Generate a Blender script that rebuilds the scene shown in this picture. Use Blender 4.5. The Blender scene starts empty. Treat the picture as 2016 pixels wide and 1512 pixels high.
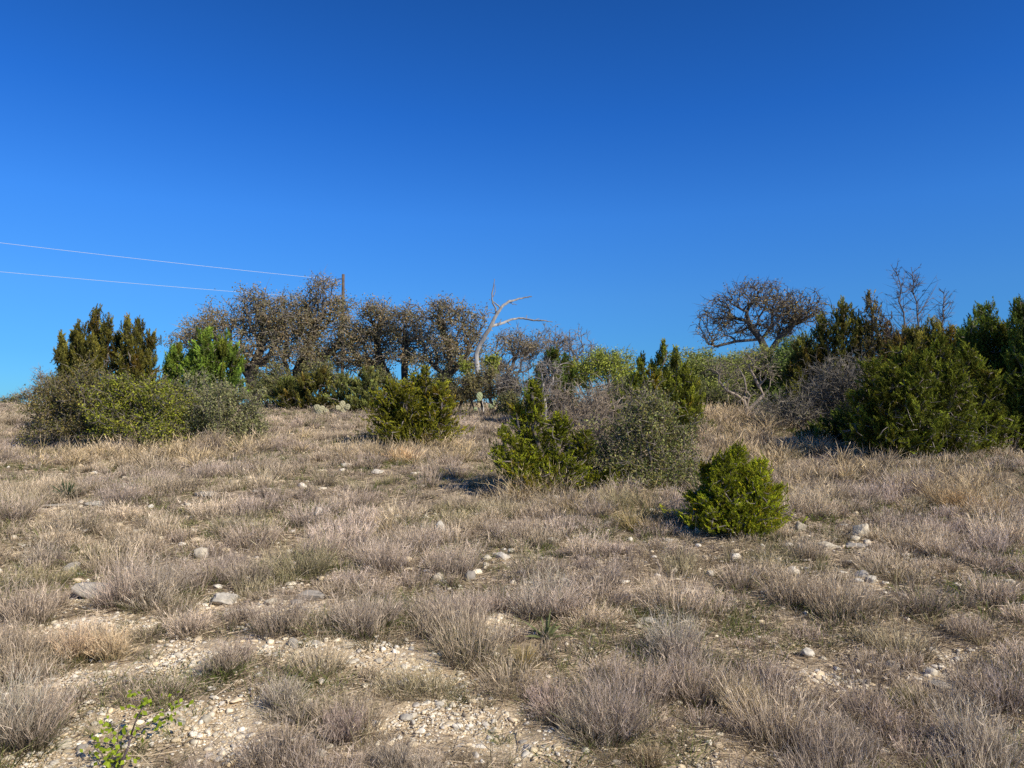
import bpy, bmesh, math
import numpy as np
from mathutils import Vector

SC = bpy.context.scene
COL = SC.collection
rng = np.random.default_rng(11)
PI = math.pi

# ------------------------------------------------------------------ view constants (pixels of the 2016 x 1512 photograph)
F = 1500.0
CX, CY, EYE_PY = 1008.0, 756.0, 830.0
PITCH = math.atan((EYE_PY - CY) / F)
EYE = 1.62

# ------------------------------------------------------------------ terrain
_ys = np.linspace(-80, 900, 9801)
_sl = np.interp(_ys, [-80, 0.5, 4.0, 34, 44, 400, 900], [0.0, 0.0, 0.07, 0.07, -0.03, -0.03, 0.0])
_zs = np.concatenate([[0], np.cumsum((_sl[1:] + _sl[:-1]) / 2 * np.diff(_ys))])
_zs -= np.interp(0, _ys, _zs)
_k = []
for wl, amp in ((9.0, .07), (6.0, .06), (3.4, .022), (2.1, .014), (1.1, .010), (.6, .007)):
    for j in range(3):
        a = rng.uniform(0, 2 * PI)
        _k.append((2 * PI / wl * math.cos(a), 2 * PI / wl * math.sin(a), rng.uniform(0, 6.28), amp * .6))
def H(x, y):
    x = np.asarray(x, float); y = np.asarray(y, float)
    z = np.interp(y, _ys, _zs)
    z = z + .42 * np.exp(-((x - 5.6) / 3.2) ** 2 - ((y - 18.5) / 4.5) ** 2)
    n = 0
    for kx, ky, ph, am in _k:
        n = n + am * np.sin(kx * x + ky * y + ph)
    r = np.hypot(x, y)
    return z + n * np.clip(1.4 - r / 130., 0, 1) * np.clip(r / 2.5, .25, 1)
CAMZ = EYE + float(H(0, 0))

def noise2(x, y, seed, wl=1.0, octs=3):
    r = np.random.default_rng(seed); n = 0
    for o in range(octs):
        for j in range(4):
            a = r.uniform(0, 2 * PI); w = wl / 2 ** o * r.uniform(.7, 1.4)
            n = n + np.sin(2 * PI / w * (np.cos(a) * x + np.sin(a) * y) + r.uniform(0, 6.28)) * .5 ** o
    return n / 3.0

def ray(px, py):
    u = (px - CX) / F; v = (CY - py) / F
    return np.array([u, math.cos(PITCH) - v * math.sin(PITCH), math.sin(PITCH) + v * math.cos(PITCH)])
def at(px, py, Y):
    d = ray(px, py); return np.array([0, 0, CAMZ]) + d * (Y / d[1])
_Y = np.concatenate([np.arange(1.5, 15, .03), np.arange(15, 60, .1)])
def gp(px, py):
    d = ray(px, py); t = _Y / d[1]
    hit = CAMZ + d[2] * t < H(d[0] * t, d[1] * t)
    i = int(np.argmax(hit)) if hit.any() else int(np.argmin(np.abs(_Y - 38)))
    x, y = d[0] * t[i], d[1] * t[i]
    return np.array([x, y, float(H(x, y))])
def foot(px, Y):
    x = (px - CX) / F * Y
    return np.array([x, Y, float(H(x, Y))])

# ------------------------------------------------------------------ mesh helpers
def link(o): COL.objects.link(o); return o
def mk(name, V, faces, mat, col=None, parent=None, smooth=False, origin=None):
    V = np.asarray(V, np.float32)
    if origin is not None: V = V - np.asarray(origin, np.float32)
    if not isinstance(faces, (list, tuple)): faces = [faces]
    faces = [np.asarray(f, np.int32) for f in faces if len(f)]
    me = bpy.data.meshes.new(name)
    me.vertices.add(len(V)); me.vertices.foreach_set('co', V.ravel())
    nl = sum(f.size for f in faces); nf = sum(len(f) for f in faces)
    me.loops.add(nl); me.loops.foreach_set('vertex_index', np.concatenate([f.ravel() for f in faces]))
    tot = np.concatenate([np.full(len(f), f.shape[1], np.int32) for f in faces])
    st = np.concatenate([[0], np.cumsum(tot)[:-1]]).astype(np.int32)
    me.polygons.add(nf); me.polygons.foreach_set('loop_start', st)
    if smooth: me.polygons.foreach_set('use_smooth', np.ones(nf, bool))
    if col is not None:
        c = np.ones((len(V), 4), np.float32); c[:, :3] = col
        a = me.attributes.new('Col', 'FLOAT_COLOR', 'POINT'); a.data.foreach_set('color', c.ravel())
    me.update(calc_edges=True); me.validate()
    me.materials.append(mat)
    o = link(bpy.data.objects.new(name, me))
    if origin is not None and parent is None: o.location = [float(q) for q in origin]
    if parent is not None: o.parent = parent
    return o
def tag(o, label=None, cat=None, group=None, kind=None):
    for k, v in (('label', label), ('category', cat), ('group', group), ('kind', kind)):
        if v: o[k] = v
    return o
def thing(name, loc, label, cat, group=None):
    o = link(bpy.data.objects.new(name, None)); o.location = [float(q) for q in loc]
    o.empty_display_size = .2
    return tag(o, label, cat, group)
def nrm(a): return a / np.maximum(np.linalg.norm(a, axis=-1, keepdims=True), 1e-9)

# ------------------------------------------------------------------ materials
def mat(name):
    m = bpy.data.materials.new(name); m.use_nodes = True
    nt = m.node_tree; nt.nodes.clear()
    def N(t, **k):
        n = nt.nodes.new(t)
        for a, b in k.items(): setattr(n, a, b)
        return n
    return m, nt, N, nt.links.new
def leaf_mat(name, trans=.3, rough=.55, spec=.25):
    m, nt, N, L = mat(name)
    at_ = N('ShaderNodeAttribute', attribute_name='Col')
    p = N('ShaderNodeBsdfPrincipled'); p.inputs['Roughness'].default_value = rough
    p.inputs['Specular IOR Level'].default_value = spec
    t = N('ShaderNodeBsdfTranslucent'); mx = N('ShaderNodeMixShader'); mx.inputs[0].default_value = trans
    out = N('ShaderNodeOutputMaterial')
    L(at_.outputs['Color'], p.inputs['Base Color']); L(at_.outputs['Color'], t.inputs['Color'])
    L(p.outputs[0], mx.inputs[1]); L(t.outputs[0], mx.inputs[2]); L(mx.outputs[0], out.inputs[0])
    return m
def bark_mat(name, scale=14., lo=.55, hi=1.25):
    m, nt, N, L = mat(name)
    a = N('ShaderNodeAttribute', attribute_name='Col'); tc = N('ShaderNodeTexCoord')
    mp = N('ShaderNodeMapping'); mp.inputs['Scale'].default_value = (1, 1, .3)
    n = N('ShaderNodeTexNoise'); n.inputs['Scale'].default_value = scale; n.inputs['Detail'].default_value = 5
    r = N('ShaderNodeMapRange'); r.inputs['From Min'].default_value = .3; r.inputs['From Max'].default_value = .7
    r.inputs['To Min'].default_value = lo; r.inputs['To Max'].default_value = hi
    mul = N('ShaderNodeMix', data_type='RGBA', blend_type='MULTIPLY'); mul.inputs[0].default_value = 1
    p = N('ShaderNodeBsdfPrincipled'); p.inputs['Roughness'].default_value = .9; p.inputs['Specular IOR Level'].default_value = .15
    b = N('ShaderNodeBump'); b.inputs['Strength'].default_value = .6; b.inputs['Distance'].default_value = .02
    out = N('ShaderNodeOutputMaterial')
    L(tc.outputs['Object'], mp.inputs[0]); L(mp.outputs[0], n.inputs['Vector']); L(n.outputs[0], r.inputs[0])
    L(a.outputs['Color'], mul.inputs[6]); L(r.outputs[0], mul.inputs[7]); L(mul.outputs[2], p.inputs['Base Color'])
    L(n.outputs[0], b.inputs['Height']); L(b.outputs[0], p.inputs['Normal']); L(p.outputs[0], out.inputs[0])
    return m
def rock_mat(name):
    m, nt, N, L = mat(name)
    a = N('ShaderNodeAttribute', attribute_name='Col'); tc = N('ShaderNodeTexCoord')
    n = N('ShaderNodeTexNoise'); n.inputs['Scale'].default_value = 22; n.inputs['Detail'].default_value = 7; n.inputs['Roughness'].default_value = .65
    n2 = N('ShaderNodeTexNoise'); n2.inputs['Scale'].default_value = 6; n2.inputs['Detail'].default_value = 3
    r = N('ShaderNodeMapRange'); r.inputs['From Min'].default_value = .33; r.inputs['From Max'].default_value = .62
    r.inputs['To Min'].default_value = .72; r.inputs['To Max'].default_value = 1.12
    r2 = N('ShaderNodeMapRange'); r2.inputs['From Min'].default_value = .35; r2.inputs['From Max'].default_value = .6
    r2.inputs['To Min'].default_value = .8; r2.inputs['To Max'].default_value = 1.08
    mm = N('ShaderNodeMath', operation='MULTIPLY')
    mul = N('ShaderNodeMix', data_type='RGBA', blend_type='MULTIPLY'); mul.inputs[0].default_value = 1
    p = N('ShaderNodeBsdfPrincipled'); p.inputs['Roughness'].default_value = .92; p.inputs['Specular IOR Level'].default_value = .2
    b = N('ShaderNodeBump'); b.inputs['Strength'].default_value = .7; b.inputs['Distance'].default_value = .012
    out = N('ShaderNodeOutputMaterial')
    L(tc.outputs['Object'], n.inputs['Vector']); L(tc.outputs['Object'], n2.inputs['Vector'])
    L(n.outputs[0], r.inputs[0]); L(n2.outputs[0], r2.inputs[0]); L(r.outputs[0], mm.inputs[0]); L(r2.outputs[0], mm.inputs[1])
    L(a.outputs['Color'], mul.inputs[6]); L(mm.outputs[0], mul.inputs[7]); L(mul.outputs[2], p.inputs['Base Color'])
    L(n.outputs[0], b.inputs['Height']); L(b.outputs[0], p.inputs['Normal']); L(p.outputs[0], out.inputs[0])
    return m
def ground_mat():
    m, nt, N, L = mat('limestone_soil')
    tc = N('ShaderNodeTexCoord'); cov = N('ShaderNodeAttribute', attribute_name='Col')
    sep = N('ShaderNodeSeparateColor'); L(cov.outputs['Color'], sep.inputs[0])
    n = N('ShaderNodeTexNoise'); n.inputs['Scale'].default_value = 3.2; n.inputs['Detail'].default_value = 8; n.inputs['Roughness'].default_value = .65
    cr = N('ShaderNodeValToRGB'); e = cr.color_ramp.elements
    e[0].position = .3; e[0].color = (.44, .325, .19, 1); e[1].position = .72; e[1].color = (.70, .575, .385, 1)
    v = N('ShaderNodeTexVoronoi'); v.inputs['Scale'].default_value = 70; v.inputs['Randomness'].default_value = 1
    v2 = N('ShaderNodeTexVoronoi'); v2.inputs['Scale'].default_value = 140
    pc = N('ShaderNodeValToRGB'); e = pc.color_ramp.elements
    e[0].position = .15; e[0].color = (.52, .38, .245, 1); e[1].position = .9; e[1].color = (.88, .76, .57, 1)
    sv = N('ShaderNodeSeparateColor')
    peb = N('ShaderNodeMapRange'); peb.inputs['From Min'].default_value = .5; peb.inputs['From Max'].default_value = .32
    mx = N('ShaderNodeMix', data_type='RGBA')
    lit = N('ShaderNodeTexNoise'); lit.inputs['Scale'].default_value = 30; lit.inputs['Detail'].default_value = 6
    lc = N('ShaderNodeValToRGB'); e = lc.color_ramp.elements
    e[0].position = .35; e[0].color = (.15, .115, .075, 1); e[1].position = .7; e[1].color = (.42, .335, .23, 1)
    mx2 = N('ShaderNodeMix', data_type='RGBA')
    bh = N('ShaderNodeMath', operation='ADD'); bm_ = N('ShaderNodeMath', operation='MULTIPLY'); bm_.inputs[1].default_value = .5
    inv = N('ShaderNodeMath', operation='SUBTRACT'); inv.inputs[0].default_value = 1
    b = N('ShaderNodeBump'); b.inputs['Strength'].default_value = .6; b.inputs['Distance'].default_value = .008
    p = N('ShaderNodeBsdfPrincipled'); p.inputs['Roughness'].default_value = .95; p.inputs['Specular IOR Level'].default_value = .1
    out = N('ShaderNodeOutputMaterial')
    for q in (n, v, v2, lit): L(tc.outputs['Object'], q.inputs['Vector'])
    L(n.outputs[0], cr.inputs[0]); L(v.outputs['Color'], sv.inputs[0]); L(sv.outputs[0], pc.inputs[0])
    L(v.outputs['Distance'], peb.inputs[0]); L(peb.outputs[0], mx.inputs[0]); L(cr.outputs[0], mx.inputs[6]); L(pc.outputs[0], mx.inputs[7])
    L(lit.outputs[0], lc.inputs[0]); L(sep.outputs[0], mx2.inputs[0]); L(mx.outputs[2], mx2.inputs[6]); L(lc.outputs[0], mx2.inputs[7])
    L(v.outputs['Distance'], inv.inputs[1]); L(v2.outputs['Distance'], bm_.inputs[0])
    L(inv.outputs[0], bh.inputs[0]); L(bm_.outputs[0], bh.inputs[1]); L(bh.outputs[0], b.inputs['Height'])
    L(mx2.outputs[2], p.inputs['Base Color']); L(b.outputs[0], p.inputs['Normal']); L(p.outputs[0], out.inputs[0])
    return m
M_GRASS = leaf_mat('dry_grass_blades', .14, .8, .06)
M_LEAF = leaf_mat('broad_leaves', .3, .65, .12)
M_CEDAR = leaf_mat('cedar_sprays', .22, .75, .08)
M_BARK = bark_mat('rough_bark')
M_DEAD = bark_mat('bleached_wood', 10, .6, 1.15)
M_ROCK = rock_mat('pale_limestone')
M_GROUND = ground_mat()
M_PAD = leaf_mat('cactus_skin', .05, .5, .35)
def metal_mat(name, c, rough, met):
    m, nt, N, L = mat(name)
    p = N('ShaderNodeBsdfPrincipled'); p.inputs['Base Color'].default_value = (*c, 1)
    p.inputs['Roughness'].default_value = rough; p.inputs['Metallic'].default_value = met
    n = N('ShaderNodeTexNoise'); n.inputs['Scale'].default_value = 40
    b = N('ShaderNodeBump'); b.inputs['Strength'].default_value = .1
    out = N('ShaderNodeOutputMaterial'); L(n.outputs[0], b.inputs['Height']); L(b.outputs[0], p.inputs['Normal']); L(p.outputs[0], out.inputs[0])
    return m
M_WIRE = metal_mat('aluminium_cable', (.62, .66, .70), .5, .1)
M_IRON = metal_mat('galvanised_iron', (.10, .10, .11), .5, .6)

# ------------------------------------------------------------------ bare gravel patches and golden bands, as ellipses on the ground
def patch(px, py, rx, ry):
    c = gp(px, py); a = gp(px, py - ry); b = gp(px, py + ry) if py + ry < 1580 else c - (a - c)
    return c[0], c[1], rx * c[1] / F, max(.08, (a[1] - b[1]) / 2)
BARE = [patch(*q) for q in [
    (150, 1360, 120, 62), (150, 1480, 190, 60), (430, 1285, 190, 40), (350, 1420, 190, 62), (500, 1440, 130, 60), (560, 1205, 95, 22),
    (650, 1290, 110, 40), (780, 1315, 140, 45), (1000, 1410, 150, 45), (960, 1475, 130, 40), (850, 1430, 80, 45), (1010, 1228, 70, 20),
    (1290, 1325, 60, 22), (1650, 1345, 130, 28), (1350, 1495, 70, 25), (1850, 1320, 80, 25), (185, 1175, 60, 20), (440, 1190, 70, 18),
    (1715, 1142, 60, 14), (1590, 1420, 70, 25), (100, 1000, 60, 10), (985, 1100, 40, 12), (1060, 1475, 90, 30), (230, 1230, 120, 25)]]
def ell(P, x, y, wob=.35):
    x = x + wob * .5 * noise2(x, y, 5, .9, 2); y = y + wob * .5 * noise2(x, y, 6, .9, 2)
    v = np.zeros(np.shape(x))
    for cx, cy, rx, ry in P:
        v = np.maximum(v, np.exp(-((x - cx) / rx) ** 2 - ((y - cy) / ry) ** 2))
    return v
def bare(x, y):
    v = ell(BARE, x, y)
    return np.clip((v - .28) / .35, 0, 1)
GOLD = [patch(*q) for q in [(1600, 945, 130, 32), (1800, 965, 150, 36), (1960, 985, 130, 36), (820, 905, 110, 14), (1240, 1005, 120, 18),
                            (1430, 850, 70, 30), (1050, 985, 90, 15), (250, 905, 200, 16), (480, 885, 70, 14), (700, 1060, 60, 18), (1450, 900, 80, 30)]]
def gold(x, y): return ell(GOLD, x, y, .25)

# ------------------------------------------------------------------ ground sheet
def axis(lo, hi, fine0, fine1, step, far):
    c = np.arange(fine0, fine1 + step / 2, step)
    def out(s, e):
        p = []; d = step; v = s
        while abs(v - s) < abs(e - s):
            d *= 1.12; v += math.copysign(d, e - s); p.append(v)
        return p
    return np.array(sorted(set(out(fine0, -far) + list(c) + out(fine1, far))))
gx = axis(0, 0, -9, 9, .12, 2500); gy = axis(0, 0, 1.5, 16, .12, 2500)
GX, GY = np.meshgrid(gx, gy); nx, ny = len(gx), len(gy)
GZ = H(GX, GY)
mic = np.clip(1.6 - np.hypot(GX, GY) / 14, 0, 1)
GZ = GZ + mic * .012 * noise2(GX, GY, 31, .5, 2)
idx = np.arange(nx * ny).reshape(ny, nx)
q = np.stack([idx[:-1, :-1], idx[:-1, 1:], idx[1:, 1:], idx[1:, :-1]], -1).reshape(-1, 4)
cover = 1 - bare(GX, GY).ravel() * .95
cover = np.clip(cover * (.75 + .3 * noise2(GX, GY, 77, 1.2, 3).ravel()), 0, .9)
g = mk('ground', np.stack([GX.ravel(), GY.ravel(), GZ.ravel()], 1), q, M_GROUND, np.repeat(cover[:, None], 3, 1), smooth=True)
tag(g, kind='structure')

# ------------------------------------------------------------------ strips (grass stems)
def strips(B, D, Ln, W, bend, c0, c1, segs, R):
    n = len(B)
    D = nrm(D)
    a = R.uniform(0, 2 * PI, n); rv = np.stack([np.cos(a), np.sin(a), np.zeros(n)], 1)
    S = nrm(np.cross(D, rv) + 1e-6)
    V = np.zeros((n, segs * 2 + 1, 3), np.float32); C = np.zeros((n, segs * 2 + 1, 3), np.float32)
    for k in range(segs + 1):
        t = k / segs
        P = B + D * (Ln * t)[:, None] + bend * (Ln * t * t)[:, None]
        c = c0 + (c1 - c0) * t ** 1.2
        if k < segs:
            w = (W * (1 - .55 * t) * .5)[:, None]
            V[:, 2 * k] = P - S * w; V[:, 2 * k + 1] = P + S * w; C[:, 2 * k] = c; C[:, 2 * k + 1] = c
        else:
            V[:, 2 * k] = P; C[:, 2 * k] = c
    m = segs * 2 + 1; o = (np.arange(n) * m)[:, None]
    qs = [o + np.array([[2 * k, 2 * k + 1, 2 * k + 3, 2 * k + 2]]) for k in range(segs - 1)]
    ts = o + np.array([[2 * segs - 2, 2 * segs - 1, 2 * segs]])
    return V.reshape(-1, 3), (np.concatenate(qs) if qs else np.zeros((0, 4), int)), ts, C.reshape(-1, 3)
class Heap:
    def __init__(s): s.V = []; s.Q = []; s.T = []; s.C = []; s.n = 0
    def add(s, V, Q, T, C):
        s.V.append(V); s.Q.append(np.asarray(Q) + s.n if len(Q) else np.zeros((0, 4), int)); s.T.append(np.asarray(T) + s.n if len(T) else np.zeros((0, 3), int))
        s.C.append(C); s.n += len(V)
    def build(s, name, m, parent=None, origin=None, smooth=False):
        return mk(name, np.concatenate(s.V), [np.concatenate(s.Q), np.concatenate(s.T)], m, np.concatenate(s.C), parent, smooth, origin)

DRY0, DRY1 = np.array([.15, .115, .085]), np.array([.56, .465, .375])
def clumps(hp, x, y, Rb, Ht, spread, cnt, c0, c1, R, twigs=2, wk=1.0, segs=2, droop=.15):
    """stems fanning out of many clumps at once: x, y, Rb, Ht, spread, cnt are per clump; c0, c1 are (n,3)"""
    i = np.repeat(np.arange(len(x)), cnt); n = len(i)
    if n == 0: return
    a = R.uniform(0, 2 * PI, n); r = np.sqrt(R.uniform(0, 1, n))
    bx = x[i] + np.cos(a) * r * Rb[i] * .6; by = y[i] + np.sin(a) * r * Rb[i] * .6
    B = np.stack([bx, by, H(bx, by) - .01], 1)
    tilt = r * spread[i] * R.uniform(.6, 1.25, n)
    a2 = a + R.normal(0, .45, n)
    D = np.stack([np.cos(a2) * tilt, np.sin(a2) * tilt, np.ones(n)], 1) + R.normal(0, .13, (n, 3))
    Ln = Ht[i] * R.uniform(.45, 1.12, n) * (1 - .18 * r)
    d = np.hypot(bx, by)
    W = (.0008 + .00040 * d) * wk * R.uniform(.7, 1.3, n)
    bend = np.stack([np.cos(a2), np.sin(a2), -.5 * np.ones(n)], 1) * (droop * R.uniform(.2, 1.6, n) * (.3 + r))[:, None] + R.normal(0, .05, (n, 3))
    v = np.clip(R.normal(.93, .3, (n, 1)), .35, 1.6) * (R.lognormal(0, .16, len(x))[i])[:, None]
    cc0, cc1 = c0[i] * v * .75, c1[i] * v * 1.04  # stem bases darkened: shade inside and between clumps painted into the colour
    hp.add(*strips(B, D, Ln, W, bend, cc0, cc1, segs, R))
    if twigs:
        j = np.repeat(np.arange(n), twigs); m = len(j)
        t = R.uniform(.4, 1.0, m)
        Dn = nrm(D)[j]
        P = B[j] + Dn * (Ln[j] * t)[:, None] + bend[j] * (Ln[j] * t * t)[:, None]
        D2 = Dn + R.normal(0, .45, (m, 3)) + np.array([0, 0, .15])
        tt = (t ** 1.2)[:, None]
        cs = cc0[j] + (cc1[j] - cc0[j]) * tt
        hp.add(*strips(P, D2, Ln[j] * R.uniform(.12, .32, m), W[j] * .85, np.zeros((m, 3)), cs, cc1[j] * 1.12, 1, R))

def scatter(y0, y1, dens, R, marg=1.6):
    area = (.69 * (y0 + y1) + 2 * marg) * (y1 - y0)
    n = int(area * dens)
    y = R.uniform(y0, y1, int(n * 2)); x = R.uniform(-1, 1, len(y)) * (.69 * y1 + marg)
    k = np.abs(x) < .69 * y + marg
    y, x = y[k], x[k]
    return x[:n], y[:n]

ROCKS = [   # px, py (foot), width px, height px, depth ratio, yaw, tilt, colour, label
    (178, 1180, 92, 40, .7, .35, .25, 4, 'flat grey limestone slab tilted toward the left'),
    (430, 1196, 56, 34, .8, .1, 0, 1, 'white block rock at the upper edge of the left gravel'),
    (612, 1186, 56, 26, .6, .2, .1, 4, 'long low grey rock right of the white block rock'),
    (865, 1060, 22, 34, .7, 0, 0, 1, 'upright white rock in the mid-slope grass'),
    (311, 1062, 25, 26, .8, .3, 0, 3, 'tan orange rock above the large mauve grass dome'),
    (393, 1103, 28, 26, .8, .5, 0, 0, 'pointed pale rock right of the large mauve grass dome'),
    (135, 1126, 32, 22, .8, 0, .1, 4, 'greyish angular rock left of the large mauve grass dome'),
    (625, 1018, 18, 20, .8, 0, 0, 1, 'small white rock alone in the grass, left of the upright white rock'),
    (1700, 1062, 36, 34, .9, 0, 0, 0, 'rounded boulder with a lip in grass on the right slope'),
    (1578, 1048, 28, 22, .8, 0, 0, 0, 'pale rock left of the rounded boulder'),
    (1632, 1082, 40, 18, .8, .2, 0, 0, 'flat pale rock just below and left of the rounded boulder'),
    (1690, 1080, 48, 14, .8, 0, 0, 4, 'flat ledge stone under the rounded boulder'),
    (1718, 1150, 24, 18, .8, 0, 0, 1, 'right one of two white stones in the dark grass hollow on the right'),
    (1692, 1152, 22, 14, .8, 0, 0, 1, 'left one of two white stones in the dark grass hollow on the right'),
    (1597, 1300, 32, 26, .8, .3, 0, 1, 'white bulging rock with a small companion in lower right grass'),
    (1622, 1304, 18, 13, .8, 0, 0, 0, 'small companion stone right of the white bulging rock'),
    (1838, 1334, 24, 20, .8, 0, 0, 1, 'small cream rock above the long tapered rock'),
    (1868, 1362, 56, 22, .6, -.3, .15, 0, 'long tapered rock in the lower right gravel'),
    (1765, 1320, 34, 20, .8, 0, 0, 0, 'broad cream stone left of the long tapered rock'),
    (1280, 1232, 40, 18, .8, -.1, 0, 1, 'flat white rock on top of the broad dark mauve tussock'),
    (1255, 1243, 18, 14, .8, 0, 0, 0, 'little pale stone left of the flat white rock'),
    (576, 1278, 22, 24, .9, 0, 0, 4, 'round grey-white cobble on the central gravel, left one'),
    (618, 1272, 34, 12, .6, .1, 0, 1, 'thin flat white stone beside the round cobble'),
    (683, 1282, 26, 20, .8, 0, .2, 0, 'angular stone on the central gravel below the rounded grey-brown tussock'),
    (988, 1103, 36, 18, .7, -.2, .1, 1, 'white slab edge in grass right of the upright white rock'),
    (863, 1146, 28, 20, .8, 0, 0, 0, 'rough pale rock below the upright white rock'),
    (925, 1146, 22, 22, .8, 0, .2, 4, 'grey leaning rock paired with the rough pale rock'),
    (742, 934, 26, 11, .8, 0, 0, 1, 'small flat stone in grass left below the round lone cedar'),
    (677, 920, 13, 9, .8, 0, 0, 1, 'tiny white stone left of the round lone cedar'),
    (798, 1424, 28, 18, .9, 0, 0, 1, 'rounded white cobble in the middle of the front gravel'),
    (180, 1450, 38, 26, .9, .2, 0, 3, 'tan cream cobble left of the green leafed sprig'),
    (122, 1484, 26, 26, .8, .4, 0, 0, 'upright cream stone in the bottom left gravel'),
    (157, 1484, 28, 22, .8, -.4, .1, 4, 'grey-white stone right of the upright cream stone'),
    (403, 1425, 22, 20, .8, .2, 0, 0, 'cream cobble right of the green leafed sprig'),
    (628, 1494, 30, 24, .9, 0, 0, 1, 'knobbly white rock at the bottom edge of the gravel'),
    (1303, 1506, 20, 16, .9, 0, 0, 1, 'white pebble at the bottom edge right of the biggest front tussock'),
    (530, 1193, 26, 17, .8, .3, 0, 0, 'roundish stone between the white block and the long low grey rock'),
    (582, 1196, 26, 18, .8, 0, 0, 4, 'dark-shadowed stone touching the long low grey rock'),
    (100, 1002, 66, 12, .6, 0, 0, 0, 'low ledge of pale stone in the grass at far left'),
    (185, 998, 46, 14, .7, .2, 0, 1, 'white flat rock right of the low pale ledge'),
    (400, 980, 46, 14, .7, 0, 0, 1, 'white flat rock in the mid-slope grass left of centre'),
    (1400, 1138, 18, 14, .8, 0, 0, 1, 'small white stone in grass below the little bright cedar'),
    (1357, 1170, 26, 14, .8, 0, 0, 0, 'flattish stone in grass left below the little bright cedar'),
]
# prominent tussocks of the foreground, each a thing of its own: (px, py of foot, width, height, kind, label)
TUSS = [
    (300, 1192, 190, 140, 'm', 'large mauve-grey dome of dry grass right behind the flat grey slab'),
    (82, 1120, 115, 80, 'm', 'dark mauve grass dome near the left edge above the flat grey slab'),
    (30, 1475, 230, 215, 'm', 'tall dry bush-like tussock cut by the left edge at the bottom corner'),
    (175, 1300, 150, 105, 's', 'straw-coloured tussock with green foot below the flat grey slab'),
    (445, 1328, 120, 85, 'd', 'small dark brown tussock standing alone in the left gravel patch'),
    (715, 1245, 175, 115, 'm', 'rounded grey-brown tussock at the top edge of the central gravel patch'),
    (890, 1278, 110, 85, 'g', 'greenish brown tussock right of the central gravel patch'),
    (1035, 1318, 66, 85, 'y', 'narrow upright yellow tussock of wiry blades beside the spiky rosette'),
    (1075, 1395, 190, 85, 'd', 'low dark tussock directly left of the biggest front tussock'),
    (1195, 1470, 230, 160, 'm', 'biggest tussock of the front centre casting a dark shadow on gravel'),
    (1340, 1300, 215, 130, 'm', 'broad dark mauve tussock below the flat white rock'),
    (1085, 1205, 190, 120, 'm', 'bushy mauve tussock just above the spiky rosette'),
    (790, 1530, 170, 110, 'm', 'brown tussock cut by the bottom edge below the gravel patch'),
    (565, 1405, 150, 95, 'd', 'sprawling dark tussock right of the green leafed sprig'),
    (665, 1460, 130, 100, 'd', 'dry brown tussock leaning over the centre gravel near the bottom'),
    (1630, 1500, 170, 125, 'd', 'dark bottom-edge tussock with fresh green shoots at its foot'),
    (1775, 1390, 105, 65, 'g', 'low green tussock on gravel in the lower right'),
    (1900, 1480, 200, 150, 'm', 'tall loose tussock in the bottom right corner'),
    (1455, 1400, 170, 110, 's', 'pale straw tussock between the biggest front tussock and gravel on its right'),
    (1250, 1040, 120, 75, 'y', 'yellow-brown tussock at the foot of the grey-green brush'),
    (790, 912, 95, 52, 'o', 'orange-tinted tall tussock at the foot of the round lone cedar'),
    (1900, 1003, 150, 80, 'o', 'golden tussock in front of the cedars near the right edge'),
    (1285, 1512, 110, 70, 's', 'small pale tussock at the bottom edge right of the biggest front tussock'),
    (470, 1135, 130, 75, 'd', 'grey tussock above the white block rock'),
]
KIND = {'m': ([.075, .056, .040], [.68, .555, .42]), 'd': ([.05, .04, .028], [.56, .455, .345]), 's': ([.20, .165, .08], [.74, .58, .36]),
        'g': ([.12, .125, .04], [.48, .42, .20]), 'y': ([.20, .175, .06], [.74, .56, .28]), 'o': ([.24, .165, .07], [.78, .55, .30])}
TPOS = []
for px, py, w, h, kd, lab in TUSS:
    R = np.random.default_rng(px * 7 + py)
    c = gp(px, min(py, 1560)); d = c[1]
    wid, hei = w * d / F, h * d / F * 1.0
    TPOS.append((c[0], c[1], wid / 2))
    hp = Heap(); one = np.array([1.])
    n = int(np.clip(1100 * (w / 200) ** 1.3, 300, 1500))
    k0, k1 = [np.array(q)[None] for q in KIND[kd]]
    ns = int(np.clip(wid / .09, 3, 8)); an = R.uniform(0, 2 * PI, ns); rd = np.sqrt(R.uniform(0, 1, ns)) * wid * .36
    hs = hei * .76 * R.uniform(.45, 1.05, ns); hs[0] = hei * .78; rd[0] *= .3
    kk = np.repeat(k0, ns, 0) * R.uniform(.8, 1.2, (ns, 1)); k2 = np.repeat(k1, ns, 0) * R.uniform(.82, 1.14, (ns, 1)) * R.uniform(.95, 1.05, (ns, 3))
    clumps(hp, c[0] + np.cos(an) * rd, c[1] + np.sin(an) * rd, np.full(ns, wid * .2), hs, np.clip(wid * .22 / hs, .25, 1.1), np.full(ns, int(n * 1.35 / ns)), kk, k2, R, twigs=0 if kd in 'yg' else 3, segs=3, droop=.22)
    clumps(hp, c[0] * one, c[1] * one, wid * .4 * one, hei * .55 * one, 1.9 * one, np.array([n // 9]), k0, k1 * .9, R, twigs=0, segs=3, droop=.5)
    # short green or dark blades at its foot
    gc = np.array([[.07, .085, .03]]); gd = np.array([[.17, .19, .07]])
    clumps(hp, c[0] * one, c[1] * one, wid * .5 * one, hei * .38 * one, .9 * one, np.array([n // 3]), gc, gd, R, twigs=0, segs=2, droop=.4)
    o = hp.build('grass_tussock', M_GRASS, None, c)
    tag(o, lab, 'grass tussock', 'large dry grass tussocks')
for px, py, r in ((235, 1500, .3), (290, 1420, .25), (190, 1500, .3), (180, 1176, .16), (250, 1560, .3)):
    c = gp(px, py); TPOS.append((c[0], c[1], r))
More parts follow.
